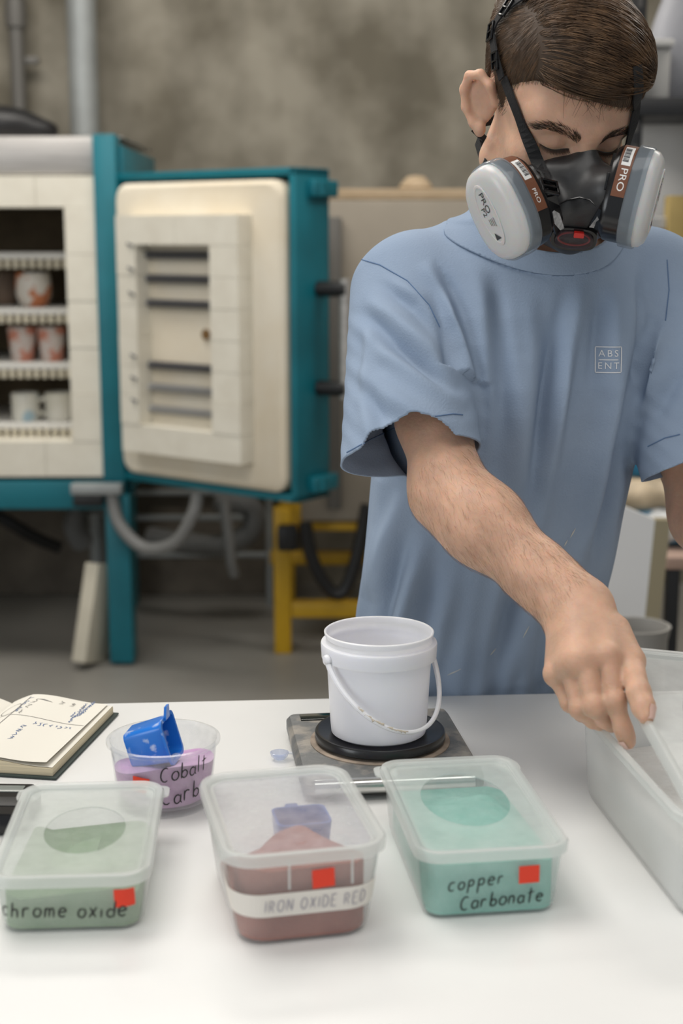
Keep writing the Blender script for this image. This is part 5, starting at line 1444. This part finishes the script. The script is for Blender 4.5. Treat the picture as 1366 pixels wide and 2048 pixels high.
# cartridge frames: the near one set by its place, the far one its mirror image about the middle of the face
cC = LH(P(999, 424, 1.522)); nW = Vector((-.80, -.52, -.32)).normalized(); lW = Vector((.60, 0, -.80)); lW = (lW - nW * lW.dot(nW)).normalized()
nL, lL = HM.transposed() @ nW, HM.transposed() @ lW
def cart_frame(s):
    if s > 0: return H(*cC), (HM @ nL).normalized(), (HM @ lL).normalized()
    n = Vector((.93, -.30, -.20)).normalized(); l = Vector((-.42, -.10, -1)); l = (l - n * l.dot(n)).normalized()
    return P(1287, 398, 1.535), n, l
def face_sdf():
    s = SDF()
    s.add([hcap((.002, -.104, -.007), (0, -.126, -.050), .0105, .021), hcap((0, -.126, -.052), (0, -.118, -.094), .021, .021),
           hell((0, -.089, -.062), (.050, .032, .045)), hell((0, -.080, -.088), (.040, .040, .034)),
           hcap((-.010, -.106, -.030), (-.052, -.074, -.046), .017, .013), hcap((.010, -.106, -.030), (.052, -.074, -.046), .017, .013)], .01, .018)
    for sgn in (1, -1):
        c, n, l = cart_frame(sgn); a = H(sgn * -.026, -.112, -.072)
        s.add([cap(a, c - n * .036, .024, .027)], .016)
    return s
mf = face_sdf()
Vm, Fm = grow(mf, np.array(RO) - .16, np.array(RO) + .16, .0021)
part('facepiece', np_mesh('facepiece', Vm, Fm), M_rub, mask, off=RO)
mask_bvh = BVHTree.FromPolygons([tuple(v) for v in Vm], [tuple(f) for f in Fm])
def on_mask(u, v, off):
    h = mask_bvh.ray_cast(Vector((0, 0, CAM_Z)), ray(u, v).normalized())
    if h[0]: return h[0] + h[1] * off, h[1]
    q = mask_bvh.find_nearest(P(u, v, 1.50)); return q[0] + q[1] * off, q[1]
def sup(a, b, e, k, n=44):
    t = 2 * pi * k / n; c_, s_ = cos(t), sin(t)
    return a * math.copysign(abs(c_) ** (2 / e), c_), b * math.copysign(abs(s_) ** (2 / e), s_)
def cart(sgn):
    c, n, l = cart_frame(sgn); sd = n.cross(l).normalized()
    if sgn < 0: sd = -sd
    A, B, N = .0530, .0400, 44
    def lp(sc, h): return [c + n * h + l * x + sd * y for x, y in [sup(A * sc, B * sc, 2.6, k, N) for k in range(N)]]
    pre = 'near ' if sgn > 0 else 'far '
    part('cartridge', MB().loft([lp(.60, -.0375), lp(.88, -.036), lp(.93, -.0325), lp(.935, -.030), lp(.945, -.005)]), M_blk, mask, off=RO)
    part('retainer_ring', MB().loft([lp(.965, -.0155), lp(1.0, -.0145), lp(1.0, -.001), lp(.985, .001), lp(.96, .0005), lp(.955, -.014)], False, False), M_ring, mask, off=RO)
    cv = part('filter_cover', MB().loft([lp(.945, -.004), lp(.955, .001), lp(.93, .006), lp(.84, .0105), lp(.70, .0125), lp(.40, .0135), lp(.08, .0138)]), M_cov, mask, 60, off=RO)
    # stamped oval with print
    ov = lambda sc, h: [c + n * h + l * (.034 * sc * cos(2 * pi * k / 36) - .001) + sd * (.0135 * sc * sin(2 * pi * k / 36)) for k in range(36)]
    part('stamped_oval', MB().loft([ov(1.0, .0120), ov(1.0, .0142), ov(.97, .0147), ov(.90, .0147), ov(.88, .0141)], False, True), M_cov, cv, 30, off=RO)
    tx = MB(); up = -sd if sgn > 0 else sd
    if up.z < 0: up = -up
    for s, size, ox, oy, xs in (('PRO', .0100, -.014, .0022, 1.2), ('P2', .0088, -.006, -.0052, 1.1)):
        vs, fs = text_mesh(s, size, 1.0, xs); tx.add([c + n * .0147 + l * (x + ox) + up * (y + oy) for x, y in vs], fs)
    for k in range(4):
        w = .010 - .001 * k; y0 = .0045 - .0026 * k
        tx.add([c + n * .0146 + l * x + up * y for x, y in ((.003, y0), (.003 + w, y0), (.003 + w, y0 + .0006), (.003, y0 + .0006))], [(0, 1, 2, 3)])
    tx.add([c + n * .0147 + l * x + up * y for x, y in ((.018, -.004), (.026, -.005), (.026, .004))], [(0, 1, 2)])
    part('print', tx, M_ink, cv, None, off=RO)
    # brown label wrapped on the upper side of the black body
    k0, k1 = (9, 19) if sgn > 0 else (10, 20)
    row = lambda sc, h, ks: [c + n * h + l * x + sd * y for x, y in [sup(A * sc, B * sc, 2.6, k, 88) for k in ks]]
    rng_ = range(k0 * 2, k1 * 2 + 1)
    lb = part('brown_label', MB().loft([row(.951, h, rng_) for h in (-.0300, -.0158)], False, False, closed=False), M_brown, cv, None, off=RO)
    t2 = MB(); S_ = [Vector(p) for p in row(.955, 0, rng_)]; acc = [0]
    for a, b in zip(S_, S_[1:]): acc.append(acc[-1] + (b - a).length)
    def wrap(s_, h):
        s_ = min(max(s_, 0), acc[-1] - 1e-6); i = next(i for i in range(len(acc) - 1) if acc[i + 1] >= s_)
        return S_[i].lerp(S_[i + 1], (s_ - acc[i]) / (acc[i + 1] - acc[i])) + n * h
    fl_ = -1 if sgn > 0 else 1
    vs, fs = text_mesh('PRO', .0115 if sgn < 0 else .0075, 1.0, 1.15); base = acc[-1] * (.22 if sgn > 0 else .26)
    t2.add([wrap(base - x, -.0226 + y * (.9 if sgn < 0 else -.9)) for x, y in vs], fs)
    b0 = acc[-1] * .48
    n_ = 8
    for i in range(n_):
        a, b = b0 + .026 * i / n_, b0 + .026 * (i + 1) / n_
        t2.add([wrap(a, -.0275), wrap(b, -.0275), wrap(b, -.0180), wrap(a, -.0180)], [(0, 1, 2, 3)])
    part('print', t2, M_lab, cv, None, off=RO)
    bars = MB()
    for i in range(12):
        a = b0 + .004 + i * .0016
        bars.add([wrap(a, -.0268) + n * 0, wrap(a + (.0007 if i % 3 else .0011), -.0268), wrap(a + (.0007 if i % 3 else .0011), -.0206), wrap(a, -.0206)], [(0, 1, 2, 3)])
    mid = sum(S_, Vector()) / len(S_)
    bars.v = [tuple(Vector(p) + (Vector(p) - c).normalized() * .0004) for p in bars.v]
    part('bar_print', bars, M_ink, cv, None, off=RO)
for sg in (1, -1): cart(sg)
# lower chin panel, exhale valve, silver strips
seam = [on_mask(u, v, .0003)[0] for u, v in ((1098, 428), (1112, 412), (1135, 400), (1160, 395), (1180, 400), (1192, 412))]
part('panel_seam', MB().tube(seam, .0009, 6), M_blk, mask, off=RO)
vc, vn = on_mask(1147, 474, .0)
vn = (vn + Vector((-.1, -1.0, -.3))).normalized(); vx = Vector((1, .25, .06)); vx = (vx - vn * vx.dot(vn)).normalized(); vz = vx.cross(vn); vz = vz if vz.z > 0 else -vz
oval = lambda a, b, h, e=3: [vc + vn * h + vx * x + vz * y for x, y in [sup(a, b, e, k, 32) for k in range(32)]]
part('valve_housing', MB().loft([oval(.024, .0125, -.02), oval(.0255, .014, .003), oval(.0245, .013, .006), oval(.021, .0105, .006), oval(.020, .0095, .001)]), M_blk, mask, off=RO)
part('valve_cover', MB().loft([oval(.0205, .010, .002), oval(.0205, .010, .008), oval(.017, .007, .0105), oval(.004, .002, .011)]), M_smoke, mask, off=RO)
part('valve_tab', MB().loft([[vc + vn * h + vx * (x + .004) + vz * (y + .0075) for x, y, _ in rr(.0055, .0028, .001, 0, 2)] for h in (.006, .0112)]), M_red, mask, off=RO)
part('valve_disc', MB().tube([vc + vn * .0045 + vx * (.017 * cos(a)) + vz * (.0075 * sin(a)) for a in [2 * pi * k / 30 for k in range(31)]], .0012, 5), M_red, mask, off=RO)
for q in ([(1106, 418), (1113, 440), (1120, 458)], [(1211, 416), (1200, 436), (1186, 452)]):
    pn = [on_mask(u, v, .0016) for u, v in q]
    part('silver_strip', MB().strap([p for p, n in pn], [n for p, n in pn], .0092, .0008), M_silver, mask, None, off=RO)
# yokes and buckles that take the upper straps
for q, bk in (([(1093, 370), (1098, 395), (1106, 418), (1120, 462)], (1094, 378)), ([(1232, 360), (1226, 392), (1211, 418), (1186, 458)], (1230, 368))):
    pn = [on_mask(u, v, .0014) for u, v in q]
    n_avg = sum((n for p, n in pn), Vector()).normalized(); n_avg = (n_avg + Vector((0, -1, 0))).normalized()
    part('yoke_arm', MB().strap([p - n_avg * .001 for p, n in pn], [n_avg] * len(pn), .0145, .0022), M_blk, mask, None, off=RO)
    b, n = on_mask(*bk, .002); up = (pn[0][0] - pn[1][0]).normalized(); n = (n_avg - up * n_avg.dot(up)).normalized(); sx = up.cross(n)
    fr = MB()
    for dx, dz, w, h in ((0, .0075, .021, .003), (0, 0, .021, .0025), (0, -.0075, .021, .003), (-.0095, 0, .0028, .018), (.0095, 0, .0028, .018)):
        fr.box(b + sx * dx + up * dz + n * .002, (w, h, .004), .0006, Matrix((sx, up, n)).transposed())
    part('buckle', fr, M_blk, mask, off=RO)
def face_strap(px, w, off=.0018, start=None):
    pts, nn = [], []
    for (a, b) in zip(px, px[1:]):
        for i in range(5):
            q, n = on_head(a[0] + (b[0] - a[0]) * i / 5, a[1] + (b[1] - a[1]) * i / 5, off)
            if q: pts.append(q); nn.append(n)
    if start: pts[0:0] = [start[0]]; nn[0:0] = [start[1]]
    # even the normals out along the strap
    for _ in range(4): nn = [(nn[max(i - 1, 0)] + nn[i] + nn[min(i + 1, len(nn) - 1)]).normalized() for i in range(len(nn))]
    for _ in range(2): pts = [pts[0]] + [pts[i - 1] * .25 + pts[i] * .5 + pts[i + 1] * .25 for i in range(1, len(pts) - 1)] + [pts[-1]]
    part('head_strap', MB().strap(pts, nn, w, .0018), M_web, mask, None, off=RO)
    return pts, nn
b1, b2 = on_mask(1092, 372, .003), on_mask(1228, 360, .003)
s1, n1 = face_strap([(1078, 332), (1060, 282), (1040, 228), (1022, 182), (1010, 150)], .0135, .0022, b1)
part('head_strap', MB().strap([b1[0], (b1[0] + s1[1]) / 2, s1[1]], [b1[1], b1[1], n1[1]], .0185, .0022), M_web, mask, None, off=RO)
s3, n3 = face_strap([(1012, 156), (1003, 125), (996, 95), (992, 68), (1003, 40), (1030, 14), (1068, -10), (1100, -30)], .0115, .0045)
face_strap([(1240, 316), (1252, 280), (1262, 245), (1268, 210), (1272, 178), (1268, 120)], .0135, .0030, b2)
part('head_strap', MB().strap([b2[0], b2[0].lerp(P(1240, 318, 1.58), .5), P(1242, 312, 1.585)], [b2[1]] * 3, .017, .002), M_web, mask, None, off=RO)
for u, v, ang in ((1002, 122, 75), (993, 66, 92), (1022, 22, 40)):     # plastic sliders on the crown strap
    q, n = on_head(u, v, .0075)
    if q:
        t_ = (ray(u + 5 * cos(R(ang)), v - 5 * sin(R(ang))) - ray(u, v)).normalized(); t_ = (t_ - n * t_.dot(n)).normalized(); b_ = t_.cross(n)
        Mx = Matrix((b_, t_, n)).transposed(); fr = MB()
        for dx, dy, w, h in ((-.0062, 0, .0022, .020), (.0062, 0, .0022, .020), (0, .009, .0146, .0024), (0, -.009, .0146, .0024), (0, 0, .0146, .002)): fr.box(q + b_ * dx + t_ * dy, (w, h, .0028), .0005, Mx)
        part('strap_slider', fr, M_blk, mask, off=RO)
nk_ = [(-.050, -.085, -.075), (-.066, -.05, -.070), (-.071, -.01, -.062), (-.066, .035, -.052), (-.045, .075, -.045), (0, .094, -.042), (.045, .075, -.045), (.066, .035, -.052), (.071, -.01, -.062), (.066, -.05, -.070), (.050, -.085, -.075)]
pts = [H(*p) for p in nk_]; cen = H(0, .01, -.06)
part('neck_strap', MB().strap(pts, [(p - cen).normalized() for p in pts], .013, .0018), M_web, mask, None, off=RO)
le = [H(-.068, .022, -.050), P(975, 281, 1.672), P(958, 268, 1.668), P(947, 257, 1.668)]
part('strap_end', MB().strap(le, [Vector((-.3, -.9, .2))] * 4, .008, .0018), M_web, mask, None, off=RO)
